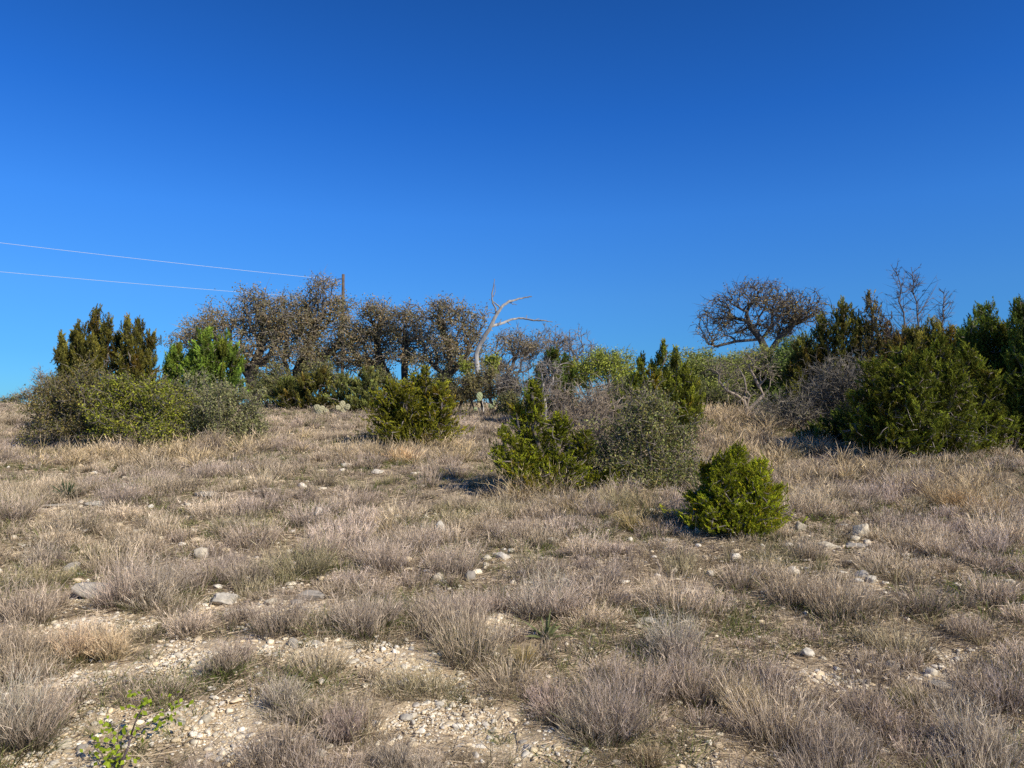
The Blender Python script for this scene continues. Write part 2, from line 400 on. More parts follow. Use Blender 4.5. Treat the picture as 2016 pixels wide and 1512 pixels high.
for q in [(1440, 1080, .38), (1440, 1100, .34), (1400, 1085, .25), (1480, 1085, .25)]:
    c = gp(q[0], q[1]); TPOS.append((c[0], c[1], q[2]))
for q in ROCKS:
    c = gp(q[0], q[1] + 6); TPOS.append((c[0], c[1] - .05, max(q[2] * c[1] / F * .85, .13)))
    for dpy in (14, 24, 36):
        c = gp(q[0], q[1] + dpy); TPOS.append((c[0], c[1], max(q[2] * c[1] / F * .6, .1)))
TP = np.array(TPOS)

# ------------------------------------------------------------------ the rest of the grass: uncountable
def tint(x, y, R):
    n = len(x)
    a = noise2(x, y, 41, 3.0, 3)[:, None] + R.normal(0, .35, (n, 1)); b = noise2(x, y, 42, 2.2, 2)[:, None] + R.normal(0, .4, (n, 1))
    m0, m1 = np.array([.075, .057, .042]), np.array([.70, .565, .445])
    t0, t1 = np.array([.10, .08, .045]), np.array([.78, .635, .44])
    d0, d1 = np.array([.05, .04, .028]), np.array([.54, .43, .335])
    g0, g1 = np.array([.13, .14, .05]), np.array([.54, .47, .24])
    wa = np.clip(.5 + a, 0, 1); c0 = m0 * (1 - wa) + t0 * wa; c1 = m1 * (1 - wa) + t1 * wa
    wd = np.clip(b - .35, 0, 1); c0 = c0 * (1 - wd) + d0 * wd; c1 = c1 * (1 - wd) + d1 * wd
    wg = np.clip(-b - .55, 0, .8); c0 = c0 * (1 - wg) + g0 * wg; c1 = c1 * (1 - wg) + g1 * wg
    return c0, c1
def near_tuss(x, y):
    k = np.zeros(len(x), bool)
    for cx, cy, r in TP: k |= np.hypot(x - cx, (y - cy)) < r * .75
    return k
RP = np.array([(*gp(q[0], q[1] + dp)[:2], max(q[2] * gp(q[0], q[1])[1] / F * .6, .09)) for q in ROCKS for dp in (2, 14, 26)])
def near_rock(x, y):
    k = np.zeros(len(x), bool)
    for cx, cy, r in RP: k |= np.hypot(x - cx, y - cy) < r
    return k
R = np.random.default_rng(101)
dry = Heap()
for y0, y1, dens, cnt, tw, seg, hs in ((2.6, 6, 13, 190, 2, 3, .95), (6, 10, 13, 140, 2, 2, 1.0), (10, 16, 10., 80, 1, 2, 1.08), (16, 26, 6.5, 55, 1, 2, 1.1), (26, 46, 4, 34, 1, 1, 1.1)):
    x, y = scatter(y0, y1, dens, R)
    b = bare(x, y)
    clus = .5 + .5 * np.tanh(1.6 * noise2(x, y, 55, 1.7, 2))
    right = np.clip((x / np.maximum(y, 1) + .05) * 2.2, 0, .5)
    keep = R.uniform(0, 1, len(x)) < np.clip((.42 + .6 * clus + right) * (1 - b) ** 1.4, .015, 1)
    keep &= ~near_tuss(x, y)
    x, y = x[keep], y[keep]; n = len(x)
    sz = np.clip(R.lognormal(-.05, .45, n), .4, 2.2)
    Rb = .16 * sz; Ht = .19 * sz ** .8 * hs * R.uniform(.75, 1.25, n) * (.75 + .4 * clus[keep])
    c0, c1 = tint(x, y, R); c1 = c1 * np.array([1.10, 1.085, 1.08])
    flat = R.uniform(0, 1, n) < .16; Ht = np.where(flat, Ht * .55, Ht)
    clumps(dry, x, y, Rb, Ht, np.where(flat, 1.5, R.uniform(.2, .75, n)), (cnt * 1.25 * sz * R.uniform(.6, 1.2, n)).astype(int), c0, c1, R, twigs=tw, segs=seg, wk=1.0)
for y0, y1, dens, cnt in ((2.6, 6, 34, 16), (6, 10, 34, 14), (10, 18, 22, 12), (18, 40, 6, 12)):      # thin upright wisps between the clumps
    x, y = scatter(y0, y1, dens, R); b = bare(x, y)
    k = (R.uniform(0, 1, len(x)) < np.clip(.75 + .5 * noise2(x, y, 88, 1.5, 2), .1, 1) * (1 - b) ** 1.2) & ~near_rock(x, y)
    x, y = x[k], y[k]; n = len(x); c0, c1 = tint(x, y, R)
    clumps(dry, x, y, R.uniform(.04, .14, n), R.uniform(.09, .24, n), R.uniform(.1, .6, n), R.integers(cnt // 2, cnt * 2, n), c0, c1 * np.array([1.02, 1.0, .99]), R, twigs=1, segs=2)
tag(dry.build('dry_grass', M_GRASS), kind='stuff')

turf = Heap()
for y0, y1, dens, cnt in ((2.6, 6, 130, 18), (6, 10, 90, 15), (10, 18, 45, 12), (18, 46, 12, 12)):
    x, y = scatter(y0, y1, dens, R)
    b = bare(x, y); n1 = noise2(x, y, 66, 1.4, 3)
    keep = R.uniform(0, 1, len(x)) < np.clip((.7 + .5 * n1) * (1 - .95 * b), .07, 1)
    if y1 <= 18: keep &= ~((R.uniform(0, 1, len(x)) < .75) & near_rock(x, y))
    x, y = x[keep], y[keep]; n = len(x)
    gsel = np.clip(.74 + .9 * noise2(x, y, 67, 2.3, 3) + R.normal(0, .3, n), 0, 1)[:, None]
    c0 = np.array([.075, .09, .025]) * gsel + np.array([.17, .13, .075]) * (1 - gsel)
    c1 = np.array([.22, .27, .06]) * gsel + np.array([.66, .52, .34]) * (1 - gsel)
    clumps(turf, x, y, np.full(n, .09), R.uniform(.05, .15, n) * (1 + .5 * gsel[:, 0]), np.full(n, .8), np.full(n, cnt), c0, c1, R, twigs=0, segs=2, droop=.5, wk=1.15)
# fallen straw lying on the ground
lit = Heap()
for y0, y1, dens in ((2.6, 6, 900), (6, 10, 520), (10, 18, 200)):
    x, y = scatter(y0, y1, dens, R); k = R.uniform(0, 1, len(x)) < 1 - .88 * bare(x, y); x, y = x[k], y[k]; n = len(x)
    a = R.uniform(0, 2 * PI, n); L = R.uniform(.04, .16, n); x2, y2 = x + np.cos(a) * L, y + np.sin(a) * L
    B = np.stack([x, y, H(x, y) + R.uniform(.003, .03, n)], 1); E = np.stack([x2, y2, H(x2, y2) + R.uniform(.003, .04, n)], 1)
    c = np.where(R.uniform(0, 1, (n, 1)) < .55, np.array([[.62, .50, .35]]), np.array([[.20, .15, .10]])) * R.uniform(.7, 1.2, (n, 1))
    lit.add(*strips(B, E - B, L, (.002 + .0005 * y) * R.uniform(.7, 1.5, n), np.zeros((n, 3)), c, c, 2, R))
tag(lit.build('fallen_straw', M_GRASS), kind='stuff')
tag(turf.build('green_grass', M_GRASS), kind='stuff')

x, y = scatter(2.6, 10, 16, R); b = bare(x, y); k = (b > .25) & (R.uniform(0, 1, len(x)) < .75); x, y = x[k], y[k]; n = len(x)
gs_ = R.uniform(0, 1, (n, 1))
mot = Heap()
clumps(mot, x, y, R.uniform(.03, .09, n), R.uniform(.05, .15, n), R.uniform(.7, 1.4, n), R.integers(14, 60, n), np.array([.06, .07, .025]) * gs_ + np.array([.08, .06, .04]) * (1 - gs_), np.array([.24, .27, .09]) * gs_ + np.array([.46, .38, .26]) * (1 - gs_), R, twigs=1, segs=2, droop=.3)
tag(mot.build('sparse_weeds', M_GRASS), kind='stuff')
gold_h = Heap()
x, y = scatter(6, 30, 7, R)
gv = gold(x, y); keep = (R.uniform(0, 1, len(x)) < gv * 1.3) & ~near_tuss(x, y)
x, y = x[keep], y[keep]; n = len(x)
u = R.uniform(0, 1, (n, 1))
c0 = np.array([.2, .155, .08]) * u + np.array([.15, .12, .075]) * (1 - u); c1 = np.array([.88, .67, .37]) * u + np.array([.80, .63, .42]) * (1 - u)
clumps(gold_h, x, y, R.uniform(.08, .16, n), R.uniform(.35, .62, n), R.uniform(.3, .7, n), R.integers(30, 60, n), c0, c1, R, twigs=1, segs=3, droop=.5, wk=1.35)
# a sprinkle of single taller straws everywhere
x, y = scatter(3, 34, 3.2, R); keep = bare(x, y) < .5; x, y = x[keep], y[keep]; n = len(x)
c0 = np.full((n, 3), (.3, .24, .16)); c1 = np.full((n, 3), (.68, .56, .38))
clumps(gold_h, x, y, np.full(n, .03), R.uniform(.3, .55, n), np.full(n, .7), R.integers(1, 5, n), c0, c1, R, twigs=0, segs=3, droop=.5)
tag(gold_h.build('golden_grass', M_GRASS), kind='stuff')

# ------------------------------------------------------------------ stones
def ico(sub):
    bm = bmesh.new(); bmesh.ops.create_icosphere(bm, subdivisions=sub, radius=1)
    V = np.array([v.co[:] for v in bm.verts]); T = np.array([[v.index for v in f.verts] for f in bm.faces]); bm.free()
    return V, T
ICO = {s: ico(s) for s in (1, 2, 3, 4)}
def rockshape(V, R, cuts=9, rough=.12):
    P = V.copy()
    for k in range(5):
        kv = R.normal(0, 2.2, 3); P = P * (1 + rough * .5 * np.sin(V @ kv + R.uniform(0, 6.28)))[:, None]
    for k in range(cuts):
        nv = nrm(R.normal(0, 1, 3)); dd = R.uniform(.55, .85)
        e = np.maximum(P @ nv - dd, 0); P = P - nv * (e * .92)[:, None]
    return P
STONE_C = [np.array(c) for c in ([.84, .74, .56], [.90, .82, .67], [.74, .60, .41], [.82, .67, .44], [.62, .56, .47])]
for px, py, w, h, dr, yaw, tilt, ci, lab in ROCKS:
    R = np.random.default_rng(px * 13 + py)
    c = gp(px, py); s = c[1] / F
    V, T = ICO[4 if w > 30 else 3]
    P = rockshape(V, R, 12, .16)
    kv = R.normal(0, 9, (3, 6)); P = P * (1 + .018 * np.sin(V @ kv + R.uniform(0, 6.28, 6)).sum(1))[:, None]
    P = P - (P.max(0) + P.min(0)) / 2; P = P / ((P.max(0) - P.min(0)) / 2)
    va = math.atan((py - EYE_PY) / F)
    hz = max(.36 * h, h - w * dr * math.sin(va)) * s * 1.05
    P = P * np.array([w * s / 2, w * s / 2 * dr, hz * .62])
    ca, sa = math.cos(tilt), math.sin(tilt); P = P @ np.array([[ca, 0, -sa], [0, 1, 0], [sa, 0, ca]])
    ca, sa = math.cos(yaw), math.sin(yaw); P = P @ np.array([[ca, sa, 0], [-sa, ca, 0], [0, 0, 1]])
    P = P + c + np.array([0, w * s * dr * .4, hz * .38])
    cc = STONE_C[ci] * R.uniform(.6, .82)
    o = mk('limestone_rock', P, T, M_ROCK, np.repeat(cc[None], len(P), 0), None, w < 0, c)
    tag(o, lab, 'rock', 'loose limestone rocks on the slope')

def pebbles(hp, x, y, sz, sub, R, nv=10):
    kinds = [rockshape(ICO[sub][0], R, 5, .2) for _ in range(nv)]
    T = ICO[sub][1]; m = len(kinds[0])
    for k in range(nv):
        xs, ys, ss = x[k::nv], y[k::nv], sz[k::nv]; n = len(xs)
        if not n: continue
        a = R.uniform(0, 2 * PI, n); ca, sa = np.cos(a), np.sin(a)
        sc = np.stack([R.uniform(.7, 1.3, n), R.uniform(.6, 1.1, n), R.uniform(.3, .75, n)], 1) * ss[:, None] * .5
        P = kinds[k][None] * sc[:, None]
        X = P[..., 0] * ca[:, None] - P[..., 1] * sa[:, None]; Yy = P[..., 0] * sa[:, None] + P[..., 1] * ca[:, None]
        Z = P[..., 2] + (H(xs, ys) + ss * .12)[:, None]
        V = np.stack([X + xs[:, None], Yy + ys[:, None], Z], -1).reshape(-1, 3)
        c = np.array([STONE_C[i] for i in R.choice(5, n, p=[.3, .25, .2, .15, .1])]) * R.uniform(.75, 1.12, (n, 1))
        hp.add(V, [], (T[None] + (np.arange(n) * m)[:, None, None]).reshape(-1, 3), np.repeat(c, m, 0))
R = np.random.default_rng(202)
gr = Heap()
def gscat(y0, y1, dens, smin, smax, sub, basep, pw=2.2):
    x, y = scatter(y0, y1, dens, R, .8); b = bare(x, y)
    clus = np.clip(.7 + .6 * noise2(x, y, 91, .7, 2), .3, 1)
    k = R.uniform(0, 1, len(x)) < np.maximum(b * clus, basep); x, y = x[k], y[k]
    pebbles(gr, x, y, smin + (smax - smin) * R.uniform(0, 1, len(x)) ** pw, sub, R)
gscat(2.6, 6.2, 6000, .007, .024, 1, .10)
gscat(2.6, 6.2, 900, .016, .055, 2, .12, 2.4)
gscat(6.2, 10, 1100, .014, .045, 1, .12)
gscat(6.2, 10, 75, .035, .12, 2, .3)
gscat(10, 24, 10, .05, .16, 2, .3)
tag(gr.build('gravel', M_ROCK), kind='stuff')

# ------------------------------------------------------------------ branching
def grow(trunks, A, seg, alpha, jit, R, curve=.35):
    cap = sum(len(t) for t in trunks) + len(A) * 14 + 100
    pos = np.zeros((cap, 3)); par = np.full(cap, -1); pl = np.zeros(cap); td = np.zeros((cap, 3)); n = 0
    for t in trunks:
        for k, p in enumerate(t):
            pos[n] = p
            if not k and n and t[0][2] > trunks[0][0][2] + .5:
                jj = int(np.argmin(np.linalg.norm(pos[:n] - p, axis=1))); par[n] = jj; pl[n] = pl[jj] + np.linalg.norm(pos[jj] - p); td[n] = nrm(t[1] - t[0])
            elif k: par[n] = n - 1; dd = p - t[k - 1]; L = np.linalg.norm(dd); pl[n] = pl[n - 1] + L; td[n] = dd / max(L, 1e-6)
            else: td[n] = nrm(t[1] - t[0])
            n += 1
    cen = np.mean([t[-1] for t in trunks], 0)
    tops = np.array([t[-1] for t in trunks])
    order = np.argsort(np.min(np.linalg.norm(A[:, None] - tops[None], axis=2), 1) + R.normal(0, .1, len(A)))
    for a in A[order]:
        d = np.linalg.norm(pos[:n] - a, axis=1)
        j = int(np.argmin(d + alpha * pl[:n]))
        L = d[j]
        if L < 1e-3: continue
        st = int(min(12, max(1, math.ceil(L / seg))))
        ctrl = pos[j] + td[j] * L * curve
        prev = j
        for k in range(1, st + 1):
            t = k / st
            p = (1 - t) ** 2 * pos[j] + 2 * t * (1 - t) * ctrl + t * t * a
            if k < st: p = p + R.normal(0, jit, 3) * seg
            if n >= cap: break
            dd = p - pos[prev]; l = np.linalg.norm(dd)
            pos[n] = p; par[n] = prev; pl[n] = pl[prev] + l; td[n] = dd / max(l, 1e-6); prev = n; n += 1
    return pos[:n], par[:n], td[:n]
def radii(pos, par, r0, power, rmax):
    n = len(par); acc = np.zeros(n); main = np.full(n, -1); best = np.zeros(n)
    r = np.zeros(n)
    for i in range(n - 1, -1, -1):
        r[i] = max(r0, acc[i] ** (1 / power)) if acc[i] > 0 else r0
        p = par[i]
        if p >= 0:
            acc[p] += r[i] ** power
            if r[i] > best[p]: best[p] = r[i]; main[p] = i
    s = rmax / max(r.max(), 1e-6)
    ex = math.log(rmax / r0) / max(math.log(r.max() / r0), 1e-3) if r.max() > r0 * 1.01 else 1
    return r0 * (r / r0) ** ex, main
def tubes(hp, pos, par, td, r, main, thick, c_thick, c_thin, R):
    ref = nrm(np.array([.31, .83, .46]))
    u = nrm(np.cross(td, ref)); v = np.cross(td, u)
    e = np.where(par >= 0)[0]
    for sel, K in ((e[r[e] >= thick], 7), (e[r[e] < thick], 3)):
        if not len(sel): continue
        p = par[sel]; ism = main[p] == sel
        uu = np.where(ism[:, None], u[p], u[sel]); vv = np.where(ism[:, None], v[p], v[sel])
        r0 = np.where(ism, r[p], np.minimum(r[p], r[sel] * 1.2))
        ang = np.arange(K) * 2 * PI / K
        ca, sa = np.cos(ang)[None, :, None], np.sin(ang)[None, :, None]
        A = pos[p][:, None] + (uu[:, None] * ca + vv[:, None] * sa) * r0[:, None, None]
        B = pos[sel][:, None] + (u[sel][:, None] * ca + v[sel][:, None] * sa) * r[sel][:, None, None]
        V = np.concatenate([A, B], 1).reshape(-1, 3)
        o = (np.arange(len(sel)) * 2 * K)[:, None, None]
        kk = np.arange(K); k2 = (kk + 1) % K
        Q = (o + np.stack([kk, k2, k2 + K, kk + K], 1)[None]).reshape(-1, 4)
        w = np.clip((r[sel] / (thick * 2.5)), 0, 1)[:, None]
        c = (c_thin * (1 - w) + c_thick * w) * R.uniform(.8, 1.2, (len(sel), 1))
        hp.add(V, Q, [], np.repeat(c, 2 * K, 0))
def rhombi(C, Ax, Ln, W, col, R, n0=None):
    n = len(C); Ax = nrm(Ax)
    B = nrm(np.cross(Ax, R.normal(0, 1, (n, 3)) if n0 is None else n0))
    V = np.stack([C - Ax * (Ln * .5)[:, None], C + B * (W * .5)[:, None] - Ax * (Ln * .08)[:, None], C + Ax * (Ln * .5)[:, None], C - B * (W * .5)[:, None] - Ax * (Ln * .08)[:, None]], 1)
    Q = np.arange(4 * n).reshape(n, 4)
    return V.reshape(-1, 3), Q, [], np.repeat(col, 4, 0)

def blob_points(blobs, Y, n, R, depth=.85, shell=.45, shoots=.13):
    """points inside ellipsoid lobes given as (px, py, rx, ry [, dY]) at distance Y"""
    area = np.array([b[2] * b[3] for b in blobs], float); cnt = R.multinomial(n, area / area.sum())
    out = []
    for b, m in zip(blobs, cnt):
        dY = b[4] if len(b) > 4 else R.uniform(-.3, .3) * b[2] / F * Y
        c = at(b[0], b[1], Y + dY); s = Y / F
        ns = 11
        ld = nrm(R.normal(0, 1, (ns, 3))) * R.uniform(.15, .85, (ns, 1)); lr = R.uniform(.32, .58, ns)
        k = R.choice(ns, m, p=lr ** 2 / (lr ** 2).sum())
        d = nrm(R.normal(0, 1, (m, 3))); rr = R.uniform(0, 1, m) ** shell
        q = ld[k] + d * (rr * lr[k])[:, None]
        sh = R.uniform(0, 1, m) < shoots
        q = np.where(sh[:, None], q * R.uniform(1.1, 1.42, (m, 1)) + np.array([0, 0, .08]), q)
        out.append(c + q * np.array([b[2] * s, b[2] * s * depth, b[3] * s]))
    P = np.concatenate(out)
    P[:, 2] = np.maximum(P[:, 2], H(P[:, 0], P[:, 1]) + .06 + R.uniform(0, .12, len(P)))
    return P

def pxline(pts, Y, dY=None):
    return np.array([at(p[0], p[1], Y + (p[2] if len(p) > 2 else 0)) for p in pts])

LEAFK = 2.2
def broadleaf(name, label, cat, Y, bx, blobs, n, seed, leaf=None, trunk=None, stems=5, rmax=.04, r0=.006, power=2.3, alpha=.3, seg=.25, jit=.12,
              wood=([.10, .085, .07], [.22, .19, .16]), group=None, parts=('stems', 'foliage'), twig=0, depth=.85, shell=.45, spread=.25, curve=.35, wmat=None, gapwl=42.):
    """oak, shrub or bare bush: wood grown to fill its lobes, leaves on the thin ends. leaf = (per end, length, width, scatter, [colours])"""
    R = np.random.default_rng(seed)
    base = foot(bx, Y)
    A = blob_points(blobs, Y, n, R, depth, shell, .04 if name == 'oak_tree' else .24 if Y < 19 else .13)
    tr = []
    if trunk:
        for t in trunk: tr.append(pxline(t, Y))
        tr[0][0] = base - np.array([0, 0, .1])
    else:
        for k in range(stems):
            o = np.array([R.normal(0, spread), R.normal(0, spread), 0]); p = base + o; p[2] = float(H(p[0], p[1])) - .05
            dirn = nrm(np.array([o[0] * .8, o[1] * .8, .6]))
            tr.append(np.array([base - np.array([0, 0, .12]), p, p + dirn * .1, p + dirn * .22 + R.normal(0, .02, 3)]))
    pos, par, td = grow(tr, A, seg, alpha, jit, R, curve)
    r, main = radii(pos, par, r0, power, rmax)
    wood_h = Heap(); tubes(wood_h, pos, par, td, r, main, max(.012, r0 * 2.2), np.array(wood[0]), np.array(wood[1]), R)
    ends = np.where(r < r0 * 1.9)[0]
    if twig:
        j = R.choice(ends, twig); D = td[j] + R.normal(0, .6, (twig, 3))
        L = R.uniform(.35, 1, twig) * seg * 1.3
        W = np.full(twig, r0 * 1.5)
        c = np.repeat(np.array(wood[1])[None], twig, 0) * R.uniform(.75, 1.25, (twig, 1))
        wood_h.add(*strips(pos[j], D, L, W, R.normal(0, .15, (twig, 3)), c, c, 2, R))
    root = thing(name, base, label, cat, group) if leaf else None
    o = wood_h.build(parts[0] if leaf else name, wmat or M_BARK, root, base)
    if not leaf:
        return tag(o, label, cat, group)
    per, ll, lw, sc, cols = leaf; cols = np.array(cols) * np.array([1.02, 1.0, .78]) * LEAFK; per = max(1, int(per * 1.4))
    j = np.repeat(ends, per) if per >= 1 else R.choice(ends, int(len(ends) * per))
    kg = [R.normal(0, 1, 3) * 2 * PI / (gapwl * Y / F) for _ in range(5)]
    gv = sum(np.sin(pos[j] @ kv + R.uniform(0, 6.28)) for kv in kg)
    j = j[(gv > (-.15 if name == 'oak_tree' else -.55)) | (R.uniform(0, 1, len(j)) < .12)]
    m = len(j)
    C = pos[j] + R.normal(0, sc, (m, 3)) - td[j] * (R.uniform(0, 1, m) * seg * .5)[:, None]
    Ax = td[j] * .5 + R.normal(0, 1, (m, 3)) + np.array([0, 0, .1])
    ci = R.choice(len(cols), m, p=None); clump = R.choice(len(cols), len(pos))
    ci = np.where(R.uniform(0, 1, m) < .55, clump[j], ci)
    col = np.array(cols)[ci] * np.clip(R.normal(1, .22, (m, 1)), .45, 1.7)
    lh = Heap(); lh.add(*rhombi(C, Ax, ll * R.uniform(.6, 1.3, m), lw * R.uniform(.7, 1.25, m), col, R))
    lh.build(parts[1], M_LEAF, root, base)
    return root

TIPK = 2.75
def cedar(label, Y, bx, spires, n, seed, spray=.22, blades=34, blen=.06, bw=None, tip=(.15, .19, .03), inner=(.045, .06, .014), dead=0, group='junipers', name='juniper_tree',
          up=.75, wood=([.16, .13, .11], [.26, .22, .19]), rmax=.05, cat='juniper', sparse=.0, fat=1.5, bush=0.):
    n = int(n * 2.3); tip = [q * TIPK * k for q, k in zip(tip, (.98, .96, .85))]; inner = [q * .95 for q in inner]
    """juniper: spires (px, top py, bottom py, half width px [, dY]) filled with feathery sprays on rising limbs"""
    R = np.random.default_rng(seed); s = Y / F
    base = foot(bx, Y)
    bw = bw or max(.008, .00085 * Y)
    area = np.array([(b[2] - b[1]) * b[3] for b in spires], float); cnt = R.multinomial(n, area / area.sum())
    A = []; O = []; tr = []; PV = []; PB = []
    for b, m in zip(spires, cnt):
        dY = b[4] if len(b) > 4 else R.uniform(-.4, .4) * b[3] * s
        c0 = at(b[0], b[2], Y + dY); c1 = at(b[0], b[1], Y + dY)
        ln = (b[5] if len(b) > 5 else 0) * s
        gz = float(H(c0[0], c0[1]))
        zb = max(c0[2], gz + .05)
        hw = b[3] * s * 1.3; ht = c1[2] - zb
        K = int(np.clip(hw * ht * 26 / (spray / .24) ** 1.6, 9, 70)); per_ = R.multinomial(m, np.ones(K) / K)
        te = np.clip((np.arange(K) + R.uniform(.2, 1.4, K)) / K, .1, 1) ** .8
        ae = np.arange(K) * 2.4 + R.normal(0, .5, K)
        pr = np.minimum(1, ((1.04 - te) * fat) ** .62) * (.72 + .28 * np.clip(te / .3, 0, 1)) * R.uniform(.55, 1.25, K)
        re = pr * hw
        E = np.stack([c1[0] + np.cos(ae) * re, c1[1] + np.sin(ae) * re * .9, zb + ht * te + R.normal(0, .02, K) * ht], 1)
        zs = zb + ht * np.clip(te, 0, 1) - re * (R.uniform(.35, 1.3, K) if not bush else R.uniform(.1, .8, K)) - (.12 if not bush else .05) * ht
        St = np.stack([c1[0] + np.cos(ae) * re * .08, c1[1] + np.sin(ae) * re * .08, np.maximum(zs, zb - .02)], 1)
        q = np.repeat(np.arange(K), per_); m = len(q)
        u = R.uniform(.12, 1, m) ** .75
        sg = (np.minimum(.17 * hw, spray * .42) * (1.2 - u) + .012)[:, None]
        P = St[q] + (E - St)[q] * u[:, None] + R.normal(0, 1, (m, 3)) * sg
        pd = nrm(E - St)[q]; wt = .35 + .65 * u
        if bush:
            rv = R.uniform(0, 1, m) < bush; nv = int(rv.sum())
            tv = R.uniform(.02, 1, nv); av = R.uniform(0, 2 * PI, nv); rrv = R.uniform(.1, 1, nv) ** .45
            lobv = 1 + .25 * np.sin(av * 3 + tv * 9 + R.uniform(0, 6)) + .2 * np.sin(av * 7 - tv * 15 + R.uniform(0, 6))
            prv = np.minimum(1, ((1.03 - tv) * fat) ** .6) * (.7 + .3 * np.clip(tv / .25, 0, 1)) * lobv * hw * rrv
            P[rv] = np.stack([c1[0] + np.cos(av) * prv, c1[1] + np.sin(av) * prv * .9, zb + ht * tv], 1)
            pd[rv] = nrm(np.stack([np.cos(av), np.sin(av), R.uniform(-.1, 1.1, nv)], 1)); wt[rv] = .3 + .7 * rrv
        P[:, 2] = np.maximum(P[:, 2], H(P[:, 0], P[:, 1]) + .03)
        lz = np.clip((P[:, 2] - zb) / max(ht, .1), 0, 1.1); P[:, 0] += ln * (lz ** .8)
        A.append(P)
        pd = nrm(pd + np.array([ln / max(ht, .1) * .5, 0, 0]))
        O.append(pd * wt[:, None]); PV.append(np.clip(R.lognormal(0, .28, K), .5, 1.7)[q]); PB.append((R.uniform(0, 1, K) < .1)[q])
        k = np.linspace(0, .92, 7)
        st = base + R.normal(0, .04, 3); st[2] = base[2] - .05
        top = np.array([c1[0] + ln, c1[1], c1[2] - .1])
        line = st[None] + (top - st)[None] * k[:, None]
        lean = np.array([c1[0] + ln - st[0], c1[1] - st[1], 0]) * .5
        line = line + lean[None] * (np.sin(k * PI) * .6)[:, None] + R.normal(0, .03, (7, 3)) * np.array([1, 1, .3])
        line[0] = st
        tr.append(line)
    A = np.concatenate(A); O = np.concatenate(O); PV = np.concatenate(PV); PB = np.concatenate(PB)
    sub = R.permutation(len(A))[:max(40, int(len(A) * .45))]
    pos, par, td = grow(tr, A[sub], .16, .18, .05, R, .3)
    r, main = radii(pos, par, .004 + .00018 * Y, 2.4, rmax)
    root = thing(name, base, label, cat, group)
    wh = Heap(); tubes(wh, pos, par, td, r, main, .014, np.array(wood[0]), np.array(wood[1]), R)
    wh.build('trunk', M_BARK, root, base)
    # sprays
    if sparse: kk = R.uniform(0, 1, len(A)) > sparse; A, O, PV, PB = A[kk], O[kk], PV[kk], PB[kk]
    m = len(A)
    D = nrm(nrm(O) * .9 + np.array([0, 0, up * .5]) + R.normal(0, .38, (m, 3)))
    Ls = spray * R.uniform(.6, 1.25, m)
    S0 = A - D * (Ls * .6)[:, None]
    bright = np.clip(np.linalg.norm(O, axis=1) * 1.65 - .70, 0, 1) * R.uniform(.6, 1.15, m)  # inner sprays darkened, outer tips brightened: crown shade and highlights painted in
    k = np.repeat(np.arange(m), blades); t = R.uniform(0, 1, len(k)) ** .85
    a = R.uniform(0, 2 * PI, len(k))
    ref = nrm(R.normal(0, 1, (m, 3))); U = nrm(np.cross(D, ref)); W = np.cross(D, U)
    rad = U[k] * np.cos(a)[:, None] + W[k] * np.sin(a)[:, None]
    wid = (.21 * Ls[k] * (1 - t) ** .8 * (.4 + .6 * np.minimum(1, t * 4))) * R.uniform(.1, 1, len(k))
    P = S0[k] + D[k] * (Ls[k] * t)[:, None] + rad * wid[:, None]
    ax = nrm(D[k] * .85 + rad * .55 + R.normal(0, .2, (len(k), 3)))
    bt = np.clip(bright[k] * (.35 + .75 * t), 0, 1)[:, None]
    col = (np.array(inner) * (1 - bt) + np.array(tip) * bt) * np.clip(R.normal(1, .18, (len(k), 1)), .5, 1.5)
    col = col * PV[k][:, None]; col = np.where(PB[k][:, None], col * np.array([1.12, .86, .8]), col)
    wrm = (R.uniform(0, 1, (m, 1)) < .12)[k]; col = np.where(wrm, col * np.array([1.15, 1.0, .85]), col)
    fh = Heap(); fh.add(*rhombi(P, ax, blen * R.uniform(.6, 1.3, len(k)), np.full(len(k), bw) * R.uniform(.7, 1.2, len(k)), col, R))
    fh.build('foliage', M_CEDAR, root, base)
    if dead:
        e = R.choice(np.where(r < .03)[0], dead); Dd = nrm(R.normal(0, 1, (dead, 3)) * np.array([1, .6, .6]) + np.array([0, -.5, .3]))
        lo = pos[e]; lo[:, 2] = base[2] + (lo[:, 2] - base[2]) * .55
        c = np.array([.42, .37, .32])[None] * R.uniform(.7, 1.2, (dead, 1))
        dh = Heap(); dh.add(*strips(lo, Dd, R.uniform(.15, .5, dead), np.full(dead, .0065), R.normal(0, .3, (dead, 3)), c, c, 3, R))
        dh.build('dead_twigs', M_DEAD, root, base)['label'] = 'bleached dead twigs below the green sprays'
    return root

# ------------------------------------------------------------------ oaks on the crest
OAKW = ([.06, .051, .042], [.29, .25, .20])
BR = [[.165, .138, .10], [.14, .12, .082], [.105, .10, .062], [.20, .145, .095], [.09, .09, .055]]
OG = 'oak trees on the crest'
broadleaf('oak_tree', 'broad brown-leafed oak leaning left, leftmost of the crest oaks behind the bright green cedars', 'tree', 37, 505,
          [(425, 648, 84, 46), (485, 620, 80, 50), (520, 655, 68, 65), (372, 670, 54, 38), (550, 620, 55, 55), (455, 700, 80, 38), (535, 715, 55, 36), (400, 690, 60, 34), (500, 590, 50, 26)], 2100, 301,
          (13, .095, .058, .17, BR), [[(505, 800), (503, 770), (494, 745), (500, 720), (512, 690)], [(494, 745), (480, 722), (455, 706), (430, 690)], [(500, 722), (530, 700), (545, 670)]],
          rmax=.32, r0=.017, alpha=.28, seg=.5, jit=.16, wood=OAKW, parts=('trunk', 'crown'), group=OG, twig=1100, gapwl=30.)
